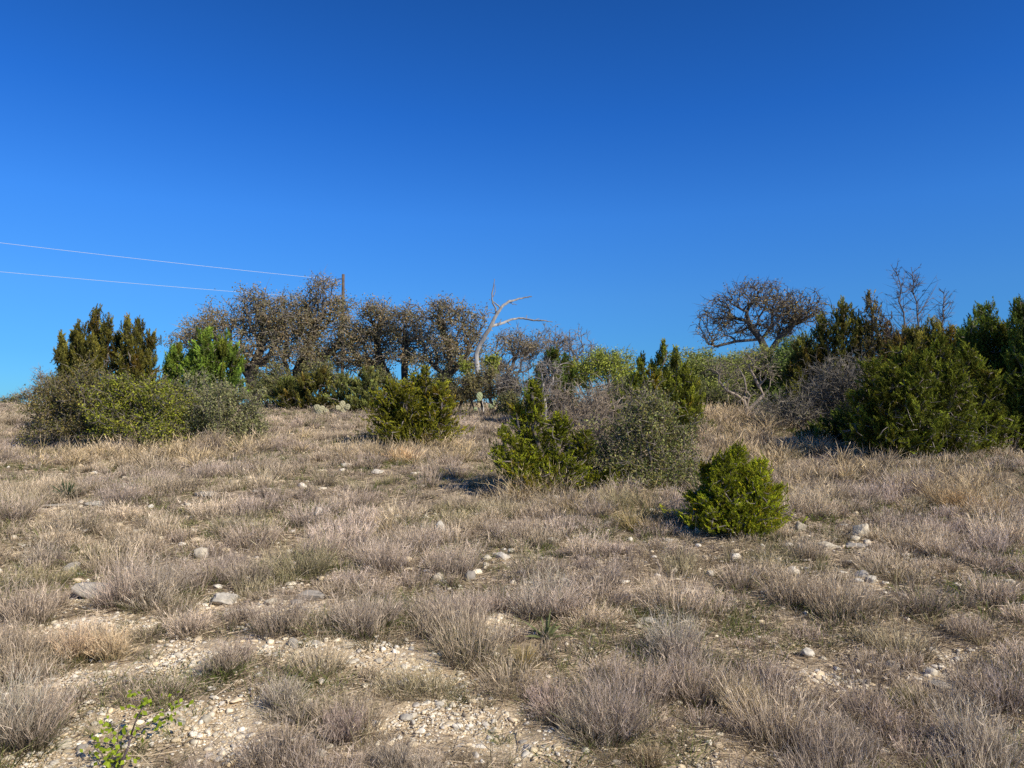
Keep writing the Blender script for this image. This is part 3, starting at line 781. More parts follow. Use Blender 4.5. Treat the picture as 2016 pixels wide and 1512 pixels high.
broadleaf('oak_tree', 'tallest dense brown oak with two dark trunks, directly left of the utility pole', 'tree', 38, 578,
          [(610, 605, 75, 52), (570, 640, 60, 58), (640, 650, 65, 62), (665, 615, 50, 48), (600, 695, 85, 40), (690, 665, 50, 58), (628, 572, 54, 30), (650, 715, 60, 28)], 1900, 302,
          (13, .095, .058, .17, BR), [[(578, 800), (576, 770), (570, 740), (560, 710), (565, 670)], [(588, 795), (590, 760), (588, 730), (600, 700), (615, 660)], [(588, 735), (640, 700), (670, 680)]],
          rmax=.32, r0=.017, alpha=.28, seg=.5, jit=.16, wood=OAKW, parts=('trunk', 'crown'), group=OG, twig=1100, gapwl=30.)
broadleaf('oak_tree', 'gnarled oak with a leaning dark trunk, right of the utility pole', 'tree', 37, 775,
          [(735, 618, 56, 42), (705, 655, 56, 52), (768, 640, 46, 46), (700, 698, 60, 38), (752, 690, 42, 32), (725, 720, 50, 24)], 1050, 303,
          (12, .095, .058, .16, BR), [[(775, 800), (768, 750), (752, 725), (745, 700), (742, 670), (740, 640)], [(752, 725), (725, 712), (700, 700)]],
          rmax=.24, r0=.017, alpha=.25, seg=.45, jit=.18, wood=OAKW, parts=('trunk', 'crown'), group=OG, twig=600, gapwl=30.)
broadleaf('oak_tree', 'slim upright oak with one thin dark straight trunk among the crest oaks', 'tree', 36, 796,
          [(800, 625, 46, 38), (820, 662, 40, 34), (782, 668, 40, 32), (815, 702, 40, 22), (790, 700, 34, 22)], 560, 304,
          (12, .095, .058, .16, BR), [[(796, 800), (797, 760), (796, 725), (798, 690), (797, 655)]],
          rmax=.17, r0=.0165, alpha=.25, seg=.42, jit=.18, wood=OAKW, parts=('trunk', 'crown'), group=OG, twig=600)
broadleaf('oak_tree', 'open-crowned twisted oak immediately left of the bleached dead snag', 'tree', 35, 878,
          [(860, 608, 56, 30), (905, 628, 58, 42), (850, 660, 50, 46), (900, 685, 56, 44), (940, 655, 40, 46), (848, 708, 56, 30), (920, 718, 48, 28)], 1200, 305,
          (12, .095, .058, .16, BR), [[(880, 800), (884, 765), (878, 738), (888, 712), (882, 680), (868, 645), (862, 622)], [(884, 738), (905, 718), (925, 690)], [(878, 740), (856, 722), (840, 705)]],
          rmax=.22, r0=.0165, alpha=.24, seg=.45, jit=.2, wood=OAKW, parts=('trunk', 'crown'), group=OG, twig=600, gapwl=30.)
broadleaf('oak_tree', 'wide flat-topped sparse oak above the pale green thicket at right', 'tree', 30, 1512,
          [(1490, 612, 105, 48), (1425, 615, 58, 50), (1565, 605, 66, 48), (1520, 572, 66, 32), (1410, 662, 52, 20), (1592, 622, 44, 34), (1470, 650, 70, 30), (1545, 650, 60, 30)], 1500, 306,
          (4, .085, .05, .11, [[.15, .12, .065], [.10, .095, .05], [.19, .14, .075]]), [[(1512, 800), (1515, 740), (1512, 700), (1498, 668), (1478, 645), (1470, 620)], [(1498, 668), (1450, 672), (1410, 682), (1375, 688)], [(1512, 700), (1535, 665), (1560, 640), (1590, 625)]],
          rmax=.17, r0=.012, alpha=.24, seg=.36, jit=.2, wood=([.11, .10, .09], [.15, .13, .115]), parts=('trunk', 'crown'), group=OG, twig=2600)
GREY = ([.20, .17, .135], [.29, .25, .205])
broadleaf('grey_tree', 'hazy grey-brown tree right behind the bleached dead snag', 'tree', 38, 1020,
          [(1005, 685, 45, 38), (1045, 690, 45, 38), (985, 720, 40, 30)], 650, 307, (5, .10, .06, .14, [[.17, .14, .10], [.13, .12, .085]]), None, 4, .13, .013, seg=.4,
          wood=GREY, parts=('trunk', 'crown'), twig=1800, group='thin grey trees beyond the crest')
broadleaf('grey_tree', 'nearly bare twiggy tree on the skyline between the dead snag and the yellow-green bushes', 'tree', 37, 1120,
          [(1115, 680, 50, 34), (1150, 690, 32, 28), (1085, 690, 35, 34)], 600, 308, None, None, 5, .11, .013, seg=.4, wood=GREY, twig=900, group='thin grey trees beyond the crest')
broadleaf('grey_tree', 'pale bare tree far off at the left edge skyline', 'tree', 44, 85,
          [(85, 762, 38, 26), (110, 775, 25, 20), (60, 778, 28, 16)], 520, 309, (3, .10, .06, .14, [[.17, .15, .12], [.13, .13, .09]]), None, 4, .12, .014, seg=.4, wood=GREY, parts=('trunk', 'crown'), twig=1500,
          group='thin grey trees beyond the crest')
broadleaf('shrub', 'low far bush on the skyline in the left corner of the slope', 'shrub', 43, 25, [(25, 792, 32, 12), (0, 796, 25, 10)], 200, 310,
          (10, .12, .07, .14, [[.10, .105, .06], [.14, .13, .09]]), None, 5, .05, .012, seg=.35, twig=300)

# ------------------------------------------------------------------ the bleached snag
def snag():
    Y = 31; s = Y / F
    base = foot(948, Y)
    limbs = [  # (px, py, radius px)
        [(948, 815, 7.5), (944, 760, 6.6), (941, 725, 6.0), (937, 703, 5.6), (942, 684, 5.3), (956, 660, 5.0), (968, 639, 4.6), (977, 621, 4.0), (985, 608, 3.5), (999, 595, 3.0), (1017, 589.5, 2.2), (1032, 586, 1.7), (1047, 584, 1.2)],
        [(966, 642, 3.6), (982, 639, 3.4), (996, 633.5, 3.0), (1013, 627, 2.6), (1030, 626.5, 2.3), (1051, 631, 2.0), (1069, 631, 1.6), (1088, 634, .8)],
        [(977, 620, 2.6), (976, 607, 2.2), (970, 597, 2.0), (968, 583, 1.7), (971.5, 566, 1.3), (973, 549, .7)],
        [(985, 607, 1.8), (978, 599, 1.5), (970, 594, 1.3)], [(976, 619, 1.2), (968, 616, .9), (961, 615.5, .6)], [(984, 638, 1.4), (987, 628, .8)], [(1036, 626, 1.1), (1037, 620, .6)],
        [(1003, 594, 1.2), (996, 600, .8)], [(998, 634, 1.1), (1006, 640, .6)], [(999, 594, 1.2), (1010, 598, 1.), (1018, 600, .5)], [(971, 585, 1.0), (975, 575, .7), (974, 560, .5)], [(1052, 631, 1.), (1062, 627, .5)]]
    h = Heap(); R = np.random.default_rng(77)
    for li, L in enumerate(limbs):
        P = []
        for k, (px, py, r) in enumerate(L):
            p = at(px, py, Y + .25 * math.sin(px * .05 + li)); P.append((*p, r * s * .82))
        P = np.array(P)
        if li == 0: P[0, :3] = base - np.array([0, 0, .1])
        t = np.linspace(0, len(P) - 1, (len(P) - 1) * 4 + 1)      # resample smoothly
        Q = np.stack([np.interp(t, np.arange(len(P)), P[:, c]) for c in range(4)], 1)
        for _ in range(2): Q[1:-1] = (Q[:-2] + 2 * Q[1:-1] + Q[2:]) / 4
        Q[1:-1, :3] += R.normal(0, .010, (len(Q) - 2, 3)); Q[:, 3] *= R.uniform(.88, 1.12, len(Q))
        K = 10; d = nrm(np.gradient(Q[:, :3], axis=0)); ref = np.array([.2, .95, .1]); u = nrm(np.cross(d, ref)); v = np.cross(d, u)
        a = np.arange(K) * 2 * PI / K
        rr = Q[:, 3][:, None] * (1 + .12 * np.sin(3 * a)[None] + .08 * np.sin(5 * a + 1)[None])
        V = Q[:, None, :3] + (u[:, None] * np.cos(a)[None, :, None] + v[:, None] * np.sin(a)[None, :, None]) * rr[..., None]
        n = len(Q); i0 = (np.arange(n - 1) * K)[:, None]; kk = np.arange(K); k2 = (kk + 1) % K
        Qd = np.stack([i0 + kk, i0 + k2, i0 + k2 + K, i0 + kk + K], -1).reshape(-1, 4)
        c = np.array([.46, .44, .41]) if li < 2 else np.array([.36, .34, .32])
        fade = np.repeat(np.clip((np.arange(n) / n), 0, 1), K)[:, None]
        dark = np.array([.27, .25, .235])
        h.add(V.reshape(-1, 3), Qd, [], c * (1 - fade ** 2.2) + dark * fade ** 2.2)
    o = h.build('dead_tree', M_DEAD, None, base)
    tag(o, 'bleached bare dead tree snag with a crooked trunk and three arms against the sky', 'dead tree')
snag()

# ------------------------------------------------------------------ utility pole and lines
def lathe(h, rings, K, col):
    """rings: list of (centre xyz, radius); straight tube"""
    P = np.array([r[0] for r in rings], float); rad = np.array([r[1] for r in rings])
    d = nrm(np.gradient(P, axis=0)); ref = np.array([.05, .99, .12]); u = nrm(np.cross(d, ref)); v = np.cross(d, u); a = np.arange(K) * 2 * PI / K
    V = P[:, None] + (u[:, None] * np.cos(a)[None, :, None] + v[:, None] * np.sin(a)[None, :, None]) * rad[:, None, None]
    n = len(P); i0 = (np.arange(n - 1) * K)[:, None]; kk = np.arange(K); k2 = (kk + 1) % K
    Q = np.stack([i0 + kk, i0 + k2, i0 + k2 + K, i0 + kk + K], -1).reshape(-1, 4)
    V = np.concatenate([V.reshape(-1, 3), P[-1:]]); T = np.stack([(n - 1) * K + kk, (n - 1) * K + k2, np.full(K, n * K)], 1)
    h.add(V, Q, T, np.repeat(np.array([col]), len(V), 0))
PY = 52.
pb = foot(673, PY); ptop = at(673, 540, PY)
pole = thing('utility_pole', pb, 'brown wooden utility pole rising behind the brown oaks', 'utility pole')
h = Heap(); z = np.linspace(0, 1, 12); lathe(h, [((pb * (1 - t) + np.array([pb[0], pb[1], ptop[2]]) * t), .125 - .025 * t) for t in z], 12, [.155, .118, .092])
h.build('pole', M_BARK, pole, pb)
bk0, bk1 = at(672, 549, PY - .1), at(661, 551.5, PY - .6)
h = Heap(); lathe(h, [(bk0, .035), ((bk0 + bk1) / 2 + np.array([0, 0, .03]), .035), (bk1, .035)], 8, [.1, .1, .1]); h.build('bracket', M_IRON, pole, pb)
h = Heap(); lathe(h, [(bk1 + np.array([-.02, 0, -.14]), .03), (bk1 + np.array([-.02, 0, -.1]), .085), (bk1 + np.array([-.02, 0, -.04]), .05), (bk1 + np.array([-.02, 0, 0]), .085), (bk1 + np.array([-.02, 0, .06]), .04)], 10, [.3, .3, .32])
h.build('insulator', M_IRON, pole, pb)
def wire(label, p0, p1, sag, ext=1.9):
    h = Heap(); t = np.linspace(0, ext, 40); pts = p0[None] + (p1 - p0)[None] * t[:, None]
    pts[:, 2] -= sag * 4 * (t / 2 * (1 - t / 2)) - sag * 3 * (t / 2) * 1.0 * 0
    pts[:, 2] += sag * t          # level ends
    lathe(h, [(p, .0095) for p in pts], 6, [.8, .8, .8])
    tag(h.build('power_line', M_WIRE), label, 'power line', 'power lines')
wire('upper thin white power line running from the pole bracket to the left edge', bk1 + np.array([-.05, 0, .02]), at(0, 478, 41.5), .2)
wire('lower thin white power line vanishing into the brown oak crown', at(671, 590, PY), at(0, 535, 42.5), .2)

# ------------------------------------------------------------------ shrubs and junipers under the crest
OLV = [[.10, .105, .045], [.13, .12, .06], [.075, .085, .04]]
broadleaf('shrub', 'grey-olive shrub in the shade under the leftmost oak trunk', 'shrub', 34, 545, [(540, 770, 32, 22), (525, 755, 25, 25)], 260, 401, (12, .10, .06, .10, OLV), None, 5, .05, .01, seg=.3, twig=300, group='shrubs')
cedar('small dark juniper at the foot of the tallest oak', 32, 618, [(600, 738, 800, 26), (632, 726, 800, 30), (575, 765, 800, 22)], 420, 402, .26, 26, .10, tip=(.12, .115, .028), inner=(.035, .04, .012))
cedar('soft light green juniper below the gnarled oak, left behind the round lone cedar', 30, 700, [(680, 732, 805, 36), (722, 722, 805, 34), (700, 745, 805, 45)], 620, 403, .26, 28, .09, tip=(.17, .185, .06), inner=(.05, .06, .022))
broadleaf('shrub', 'brown olive shrub around the foot of the bleached snag', 'shrub', 28, 960, [(955, 752, 54, 38), (925, 768, 38, 30), (998, 765, 40, 32)], 900, 404, (11, .085, .05, .09, [[.12, .105, .055], [.10, .095, .05], [.15, .125, .075]]), None, 7, .05, .009, seg=.25, twig=700, group='shrubs')
YG = [[.15, .165, .035], [.12, .145, .03], [.17, .17, .05]]
broadleaf('shrub', 'yellow-green leafy clump on the left side of the snag trunk', 'shrub', 29.5, 918, [(919, 724, 15, 17), (925, 745, 14, 18)], 110, 405, (14, .09, .06, .08, YG), None, 3, .04, .009, seg=.25, group='shrubs')
broadleaf('shrub', 'yellow-green leafy clump on the right side of the snag trunk', 'shrub', 29.5, 968, [(966, 712, 14, 13), (968, 732, 12, 16)], 100, 406, (14, .09, .06, .08, YG), None, 3, .04, .009, seg=.25, group='shrubs')
broadleaf('shrub', 'pale tangled bush beside the prickly pear, below the hazy grey-brown tree', 'shrub', 27, 1025, [(1025, 740, 35, 40), (1050, 770, 35, 28), (1000, 760, 30, 28)], 420, 407, None, None, 6, .04, .009, seg=.25, wood=([.24, .21, .185], [.30, .265, .225]), twig=1500, group='bare grey bushes')

broadleaf('shrub', 'dusky shrub filling the gap under the slim upright oak', 'shrub', 33.5, 815, [(812, 765, 36, 28), (850, 775, 34, 24), (780, 778, 26, 22)], 420, 408, (11, .09, .06, .09, OLV), None, 6, .05, .01, seg=.28, twig=300, group='shrubs')
broadleaf('shrub', 'brownish shrub between the round lone cedar and the bush at the snag foot', 'shrub', 30, 895, [(890, 772, 30, 24), (912, 780, 26, 20)], 300, 409, (11, .085, .05, .09, [[.13, .11, .055], [.10, .095, .05]]), None, 5, .05, .01, seg=.26, twig=300, group='shrubs')
cedar('dark juniper low under the leftmost oak, beside the grey-green bush', 33, 575, [(565, 742, 800, 30), (590, 755, 800, 26)], 360, 410, .26, 26, .10, tip=(.10, .11, .03), inner=(.03, .04, .014))
broadleaf('shrub', 'dark leafy thicket low between the prickly pear and the spreading cedar', 'shrub', 25, 1010, [(1005, 790, 36, 22), (1045, 792, 34, 24)], 380, 412, (10, .07, .045, .08, OLV), None, 7, .04, .009, seg=.25, twig=500, group='shrubs')
broadleaf('shrub', 'shaded olive thicket below the yellow-green rounded bush', 'shrub', 22, 1210, [(1200, 780, 48, 34), (1240, 775, 34, 32)], 520, 413, (9, .06, .04, .07, OLV), None, 7, .04, .008, seg=.23, twig=700, group='shrubs')
broadleaf('shrub', 'dark olive thicket in the shade left behind the crooked pale trunk', 'shrub', 22.5, 1410, [(1400, 785, 46, 34), (1445, 790, 36, 30), (1365, 780, 28, 34)], 620, 414, (11, .06, .04, .07, [[.07, .08, .035], [.09, .095, .045]]), None, 8, .04, .008, seg=.23, twig=500, group='shrubs')
for lab_, x_, bl_, sd_ in (('olive brush in the shade below the gap between the two biggest oaks', 530, [(535, 745, 40, 34), (500, 770, 36, 26)], 415),
                           ('brown olive brush around the foot of the gnarled oak', 745, [(745, 745, 36, 34), (775, 765, 30, 28)], 416),
                           ('dull green brush around the foot of the open-crowned twisted oak', 868, [(868, 750, 38, 36), (835, 765, 30, 26)], 417),
                           ('dusky brush at the foot of the tallest oak, between its trunks', 640, [(640, 740, 40, 34), (600, 750, 30, 34)], 418)):
    broadleaf('shrub', lab_, 'shrub', 35, x_, bl_, 420, sd_, (12, .10, .06, .10, OLV), None, 6, .05, .011, seg=.3, twig=300, group='shrubs')
# the round lone cedar in the middle
cedar('round lone cedar bush standing alone in the middle of the grass', 17, 818,
      [(808, 748, 888, 30, 0, -40), (815, 735, 888, 34, .2, 0), (826, 720, 870, 22, .1, 12), (824, 752, 888, 32, 0, 46), (815, 785, 886, 40, -.1, -62), (820, 782, 888, 40, 0, 58), (815, 815, 895, 84, 0, 0), (812, 755, 888, 44, -.5, -15), (840, 770, 890, 44, -.3, 30), (790, 770, 890, 40, -.3, -38)], 1500, 411, .2, 36, .05, tip=(.175, .175, .018), inner=(.05, .055, .012), up=.6, bush=.45)

# left group
JB = dict(tip=(.14, .13, .028), inner=(.04, .045, .016), spray=.27, blades=34, blen=.075)
cedar('olive-brown juniper with two thin spires, leftmost of the tall junipers', 20.5, 138, [(124, 660, 850, 17), (148, 650, 850, 19)], 560, 421, **JB)
cedar('tallest olive-brown juniper of the left group with jagged top', 20.5, 192, [(186, 605, 850, 28, .2, 3), (166, 638, 850, 22, -.2, -8), (208, 622, 850, 20, -.1, 6), (230, 648, 850, 19, .3, 4), (180, 660, 850, 34, -.3)], 1150, 422, **JB)
cedar('olive-brown juniper right of the tallest one, topped by twin spires', 20.5, 268, [(250, 614, 850, 22, -.2, 4), (290, 646, 850, 25, .2, 8), (272, 628, 850, 20, .1, 2), (265, 680, 850, 34, -.2)], 800, 423, **JB)
BG = dict(tip=(.13, .19, .03), inner=(.04, .06, .015))
cedar('slim bright green cedar with gaps of sky, left of the broad bright one', 19.5, 346, [(348, 678, 820, 24), (330, 712, 820, 18)], 430, 424, .26, 34, .07, **BG)
cedar('broad bright green cedar standing before the leftmost oak', 19.5, 408, [(402, 653, 830, 40), (440, 662, 800, 38), (380, 690, 830, 28), (462, 680, 760, 20), (425, 680, 820, 38)], 1100, 425, .26, 34, .07, **BG)
broadleaf('shrub', 'brownish olive brush at the left end of the left thicket', 'shrub', 17.8, 130, [(120, 795, 66, 60), (76, 828, 40, 44), (185, 780, 62, 54), (150, 842, 90, 40), (205, 830, 50, 45), (150, 755, 40, 32)], 2100, 431,
          (9, .05, .028, .06, [[.13, .108, .045], [.085, .082, .035], [.16, .13, .06], [.075, .082, .03]]), None, 10, .035, .006, seg=.2, twig=900, spread=.6, group='shrubs')
broadleaf('shrub', 'fresh yellow-green bush in the centre of the left thicket', 'shrub', 16.8, 285, [(255, 785, 70, 58), (300, 845, 95, 45), (335, 800, 58, 48), (220, 840, 60, 44), (295, 770, 48, 42), (235, 755, 34, 30)], 2300, 432,
          (9, .05, .03, .06, [[.165, .185, .024], [.12, .14, .026], [.20, .205, .034], [.09, .098, .028], [.12, .11, .04]]), None, 10, .035, .006, seg=.2, twig=900, spread=.6, group='shrubs')
broadleaf('shrub', 'grey-green small-leafed bush at the right end of the left thicket', 'shrub', 17.2, 435, [(430, 800, 76, 60), (487, 822, 46, 52), (380, 840, 75, 46), (450, 850, 80, 36), (395, 780, 46, 42), (455, 785, 36, 34), (515, 850, 22, 24)], 2200, 433,
          (10, .05, .028, .06, [[.15, .16, .085], [.11, .12, .066], [.19, .19, .11], [.14, .13, .08]]), None, 10, .035, .006, seg=.2, twig=700, spread=.6, group='shrubs')

# middle group
cedar('spreading cedar with a thin leader, at the left of the middle thicket', 10.9, 1085,
      [(1085, 752, 965, 26, 0, -38), (1078, 845, 968, 26, -.15, -85), (1078, 795, 968, 26, .1, -62), (1100, 815, 970, 32, .1, 2), (1125, 850, 975, 32, 0, 28), (1165, 925, 984, 38, -.25, 40), (1060, 880, 972, 52, 0, -10), (1110, 900, 980, 52, -.1, 0), (1070, 910, 975, 40, -.3, -50), (1075, 880, 974, 34, -.15, -98)], 1500, 441, .17, 44, .036, tip=(.165, .18, .016), inner=(.042, .052, .012), sparse=.05, up=.5, bush=.45)
broadleaf('shrub', 'grey-green tangled brush right of the spreading cedar', 'shrub', 11.0, 1265, [(1250, 850, 90, 72), (1310, 915, 82, 66), (1195, 900, 52, 66), (1335, 870, 50, 62), (1250, 930, 84, 48), (1275, 805, 70, 48), (1352, 930, 44, 50), (1290, 950, 80, 34)], 3300, 442,
          (8, .036, .021, .045, [[.12, .135, .05], [.075, .092, .034], [.18, .18, .09], [.145, .125, .05]]), None, 9, .035, .0045, seg=.15, twig=2600, spread=.3, wood=([.10, .08, .065], [.25, .21, .17]), group='shrubs')
broadleaf('shrub', 'leafless tan bush behind the spreading cedar', 'shrub', 13.5, 1150, [(1140, 785, 74, 46), (1185, 805, 56, 50), (1110, 825, 58, 50), (1160, 845, 70, 56)], 1300, 443, None, None, 7, .03, .0055, seg=.18, jit=.16,
          wood=([.30, .25, .195], [.36, .29, .215]), twig=3600, spread=.2, group='bare grey bushes')
cedar('dark green juniper with several pointed tops behind the grey-green brush', 17, 1305,
      [(1285, 715, 850, 34), (1252, 735, 850, 40), (1348, 715, 850, 34), (1315, 745, 860, 52), (1355, 770, 865, 38), (1302, 676, 800, 16), (1330, 690, 800, 14), (1262, 700, 800, 16)], 1150, 444, .24, 36, .065, tip=(.155, .17, .02), inner=(.04, .05, .013))
cedar('dark small juniper behind the leafless tan bush', 23, 1088, [(1085, 686, 800, 36), (1115, 700, 800, 24), (1062, 712, 800, 20)], 520, 445, .26, 32, .08, tip=(.11, .15, .028), inner=(.03, .045, .013))
broadleaf('shrub', 'yellow-green rounded bush on the skyline right of the nearly bare tree', 'shrub', 24, 1200, [(1208, 715, 46, 30), (1165, 728, 46, 34), (1225, 748, 50, 38), (1130, 742, 44, 38), (1180, 705, 34, 24)], 1300, 446,
          (11, .07, .035, .08, [[.185, .21, .045], [.15, .18, .04], [.22, .235, .06]]), None, 6, .04, .008, seg=.25, twig=700, group='shrubs')
broadleaf('shrub', 'small white-stemmed bare bush in front of the dark small juniper', 'shrub', 20, 1078, [(1080, 735, 30, 38), (1065, 765, 25, 25)], 200, 447, None, None, 4, .04, .009, seg=.25, wood=([.42, .38, .33], [.33, .29, .25]), twig=500, spread=.1, group='bare grey bushes')
cedar('little bright cedar in front, right of the middle thicket', 7.95, 1440,
      [(1444, 882, 1070, 36, 0, 6), (1432, 918, 1068, 34, 0, -40), (1455, 908, 1070, 34, .05, 42), (1435, 968, 1064, 32, -.05, -72), (1455, 955, 1066, 32, 0, 78), (1440, 945, 1090, 78, -.05, 0), (1430, 900, 1075, 40, -.2, -8), (1465, 930, 1080, 42, -.2, 25)], 2800, 451, .12, 44, .026, bw=.0055, tip=(.195, .215, .016), inner=(.05, .062, .012), rmax=.03, bush=.5)

# right background thicket
PG = [[.16, .18, .06], [.125, .145, .05], [.19, .205, .08]]
broadleaf('shrub', 'pale green feathery thicket left of the crooked pale trunk', 'shrub', 24, 1400, [(1390, 722, 62, 36), (1340, 735, 46, 38), (1432, 730, 54, 40), (1395, 770, 78, 42)], 2000, 461, (18, .08, .034, .09, PG), None, 8, .04, .008, seg=.25, twig=300, spread=.6, group='shrubs')
broadleaf('shrub', 'yellowish green bush right behind the crooked pale trunk', 'shrub', 25, 1480, [(1480, 708, 54, 34), (1505, 750, 60, 44), (1460, 765, 48, 40)], 1300, 462, (16, .08, .036, .09, [[.18, .185, .06], [.14, .15, .05]]), None, 6, .04, .008, seg=.25, twig=500, group='shrubs')
broadleaf('shrub', 'deep green bush between the crooked trunk and the grey twig bush', 'shrub', 24, 1555, [(1555, 712, 64, 46), (1590, 750, 56, 46), (1535, 770, 56, 42)], 1700, 463, (18, .08, .036, .09, [[.09, .125, .04], [.12, .155, .05], [.07, .10, .03]]), None, 6, .04, .008, seg=.25, twig=300, group='shrubs')
broadleaf('shrub', 'olive shrub low under the wide flat-topped oak', 'shrub', 27, 1515, [(1510, 755, 50, 36), (1560, 770, 46, 34), (1480, 775, 40, 30)], 620, 467, (10, .08, .035, .08, [[.11, .125, .05], [.14, .15, .06]]), None, 7, .04, .009, seg=.25, twig=400, group='shrubs')
# crooked pale trunk
broadleaf('crooked_tree', 'small crooked tree with pale forked trunk and thin green top', 'tree', 20.5, 1472, [(1425, 730, 50, 38), (1480, 715, 50, 32), (1440, 765, 40, 22), (1520, 735, 30, 30)], 420, 464,
          (2.0 and 2, .05, .026, .06, PG), [[(1472, 830), (1471, 806), (1465, 788), (1469, 764), (1465, 743), (1452, 722)], [(1471, 808), (1486, 795), (1503, 778), (1494, 760), (1484, 740), (1473, 720)], [(1465, 790), (1451, 778), (1431, 769), (1415, 750)], [(1470, 806), (1474, 785), (1488, 772)]],
          rmax=.048, r0=.0065, alpha=.2, seg=.2, jit=.18, wood=([.40, .33, .26], [.28, .235, .18]), parts=('trunk', 'crown'), twig=900, wmat=M_DEAD)
GT = ([.15, .13, .10], [.25, .22, .175])
broadleaf('shrub', 'low grey leafless brush in front of the deep green bush', 'shrub', 17.2, 1555, [(1550, 805, 80, 60), (1595, 840, 70, 50), (1512, 830, 38, 42)], 1300, 465, (1, .04, .022, .05, [[.10, .105, .055]]), None, 9, .025, .006, seg=.2, jit=.16, wood=GT, twig=2600, spread=.4, group='bare grey bushes')
broadleaf('shrub', 'tall grey leafless bush against the dark cedars', 'shrub', 17, 1665, [(1660, 735, 72, 60), (1630, 790, 75, 60), (1695, 780, 48, 75)], 1500, 466, None, None, 9, .035, .006, seg=.2, jit=.14, wood=GT, twig=4200, spread=.35, group='bare grey bushes')
RD = dict(tip=(.10, .125, .025), inner=(.03, .04, .011))
cedar('dark cedar with two tops left behind the tall grey bush', 21, 1640, [(1660, 586, 850, 40), (1625, 622, 850, 46), (1588, 660, 840, 40), (1692, 618, 850, 36)], 1300, 471, .28, 34, .08, tip=(.12, .12, .028), inner=(.035, .04, .012))
cedar('thin sparse brownish cedar below the dead spires', 21, 1722, [(1716, 576, 860, 30), (1745, 622, 860, 42), (1700, 660, 860, 42), (1780, 640, 860, 36)], 1000, 472, .26, 24, .08, tip=(.15, .125, .045), inner=(.05, .045, .02), sparse=.25)
cedar('dark low juniper in the shade under the tall grey bush', 15.8, 1650, [(1660, 815, 920, 55), (1600, 850, 905, 30), (1710, 800, 925, 48)], 800, 473, .24, 34, .065, **RD)
cedar('yellow-tipped cedar behind the big front cedar', 18.5, 1860, [(1840, 632, 900, 48), (1882, 648, 900, 42), (1800, 645, 900, 42), (1762, 668, 900, 42)], 1500, 474, .28, 34, .075, tip=(.15, .135, .03), inner=(.04, .045, .012))
cedar('big bright-sided cedar at right with bleached twigs at its foot', 14.3, 1810,
      [(1785, 688, 890, 58, 0, -6), (1838, 660, 890, 48, .3, 4), (1742, 708, 890, 44, 0, -24), (1888, 684, 890, 46, .3, 20), (1815, 770, 935, 105, -.3, 0), (1905, 728, 900, 44, 0, 40), (1730, 770, 890, 40, -.2, -40), (1768, 722, 900, 42, -.7, -16), (1858, 715, 900, 44, -.7, 16), (1812, 700, 900, 34, -.9, 4), (1925, 800, 930, 50, -.2, 30)], 2800, 475, .24, 40, .055, tip=(.125, .142, .018), inner=(.032, .040, .011), dead=240, rmax=.08, bush=.28)
cedar('tall dark cedar right of the big front cedar', 15.4, 1945, [(1935, 600, 920, 56), (1972, 632, 930, 56), (1905, 640, 900, 46), (1945, 760, 940, 90)], 2100, 476, .26, 38, .06, tip=(.105, .14, .024), inner=(.03, .042, .012), rmax=.08)
cedar('tall cedar cut off by the right edge', 14.6, 2040, [(2018, 585, 930, 42), (2062, 560, 930, 70), (2030, 720, 945, 70)], 1900, 477, .26, 38, .06, tip=(.105, .14, .024), inner=(.03, .042, .012), rmax=.08)
for lab_, x_, sp_, sd_ in (('dark juniper deep in the right thicket behind the two-topped cedar', 1590, [(1575, 690, 850, 46), (1612, 680, 850, 44)], 481),
                           ('dark juniper deep in the right thicket below the dead spires', 1770, [(1745, 655, 880, 55), (1800, 640, 880, 55)], 482)):
    cedar(lab_, 22, x_, sp_, 900, sd_, .30, 30, .09, tip=(.115, .125, .025), inner=(.03, .038, .012))
# dead spires
def dead_spire(label, Y, bx, top, h_px, seed, lean=0.):
    R = np.random.default_rng(seed); s = Y / F
    base = foot(bx, Y); tp = at(bx + lean, top, Y)
    k = np.linspace(0, 1, 16); L = base[None] + (tp - base)[None] * k[:, None]; L[1:-1, :2] += R.normal(0, .03, (14, 2)); L[:, 0] += .12 * np.sin(k * 5 + seed)
    h = Heap(); lathe(h, [(p, .038 * (1 - t) ** .8 + .006) for p, t in zip(L, k)], 7, [.17, .145, .125])
    n = 75; t = R.uniform(.4, .99, n) ** .9; B = np.stack([np.interp(t, k, L[:, q]) for q in range(3)], 1)
    a = R.uniform(0, 2 * PI, n); Ln = ((1.05 - t) * h_px * s * .8 + .12) * R.uniform(.25, 1.25, n)
    D = np.stack([np.cos(a), np.sin(a), R.uniform(-.1, 1.5, n)], 1)
    c = np.full((n, 3), (.17, .145, .13)) * R.uniform(.7, 1.2, (n, 1))
    bend = np.array([0, 0, .3]) + R.normal(0, .28, (n, 3))
    h.add(*strips(B, D, Ln, np.full(n, .017), bend, c, c, 4, R))
    j = np.repeat(np.arange(n), 6); m = len(j); tt = R.uniform(.25, 1, m)
    P = B[j] + nrm(D)[j] * (Ln[j] * tt)[:, None] + bend[j] * (Ln[j] * tt * tt)[:, None]
    h.add(*strips(P, nrm(D)[j] + R.normal(0, .5, (m, 3)), Ln[j] * R.uniform(.2, .5, m), np.full(m, .010), R.normal(0, .3, (m, 3)), c[j], c[j], 2, R))
    tag(h.build('dead_conifer', M_DEAD, None, base), label, 'dead tree', 'dead bare conifer spires')
dead_spire('bare dead conifer spire, left and taller one of the close pair', 19.5, 1778, 527, 150, 501, -14)
dead_spire('bare dead conifer spire, right one of the close pair', 19.8, 1802, 533, 140, 502, 2)
dead_spire('short bare dead conifer top standing apart, right of the close pair', 20, 1858, 572, 95, 503, 8)

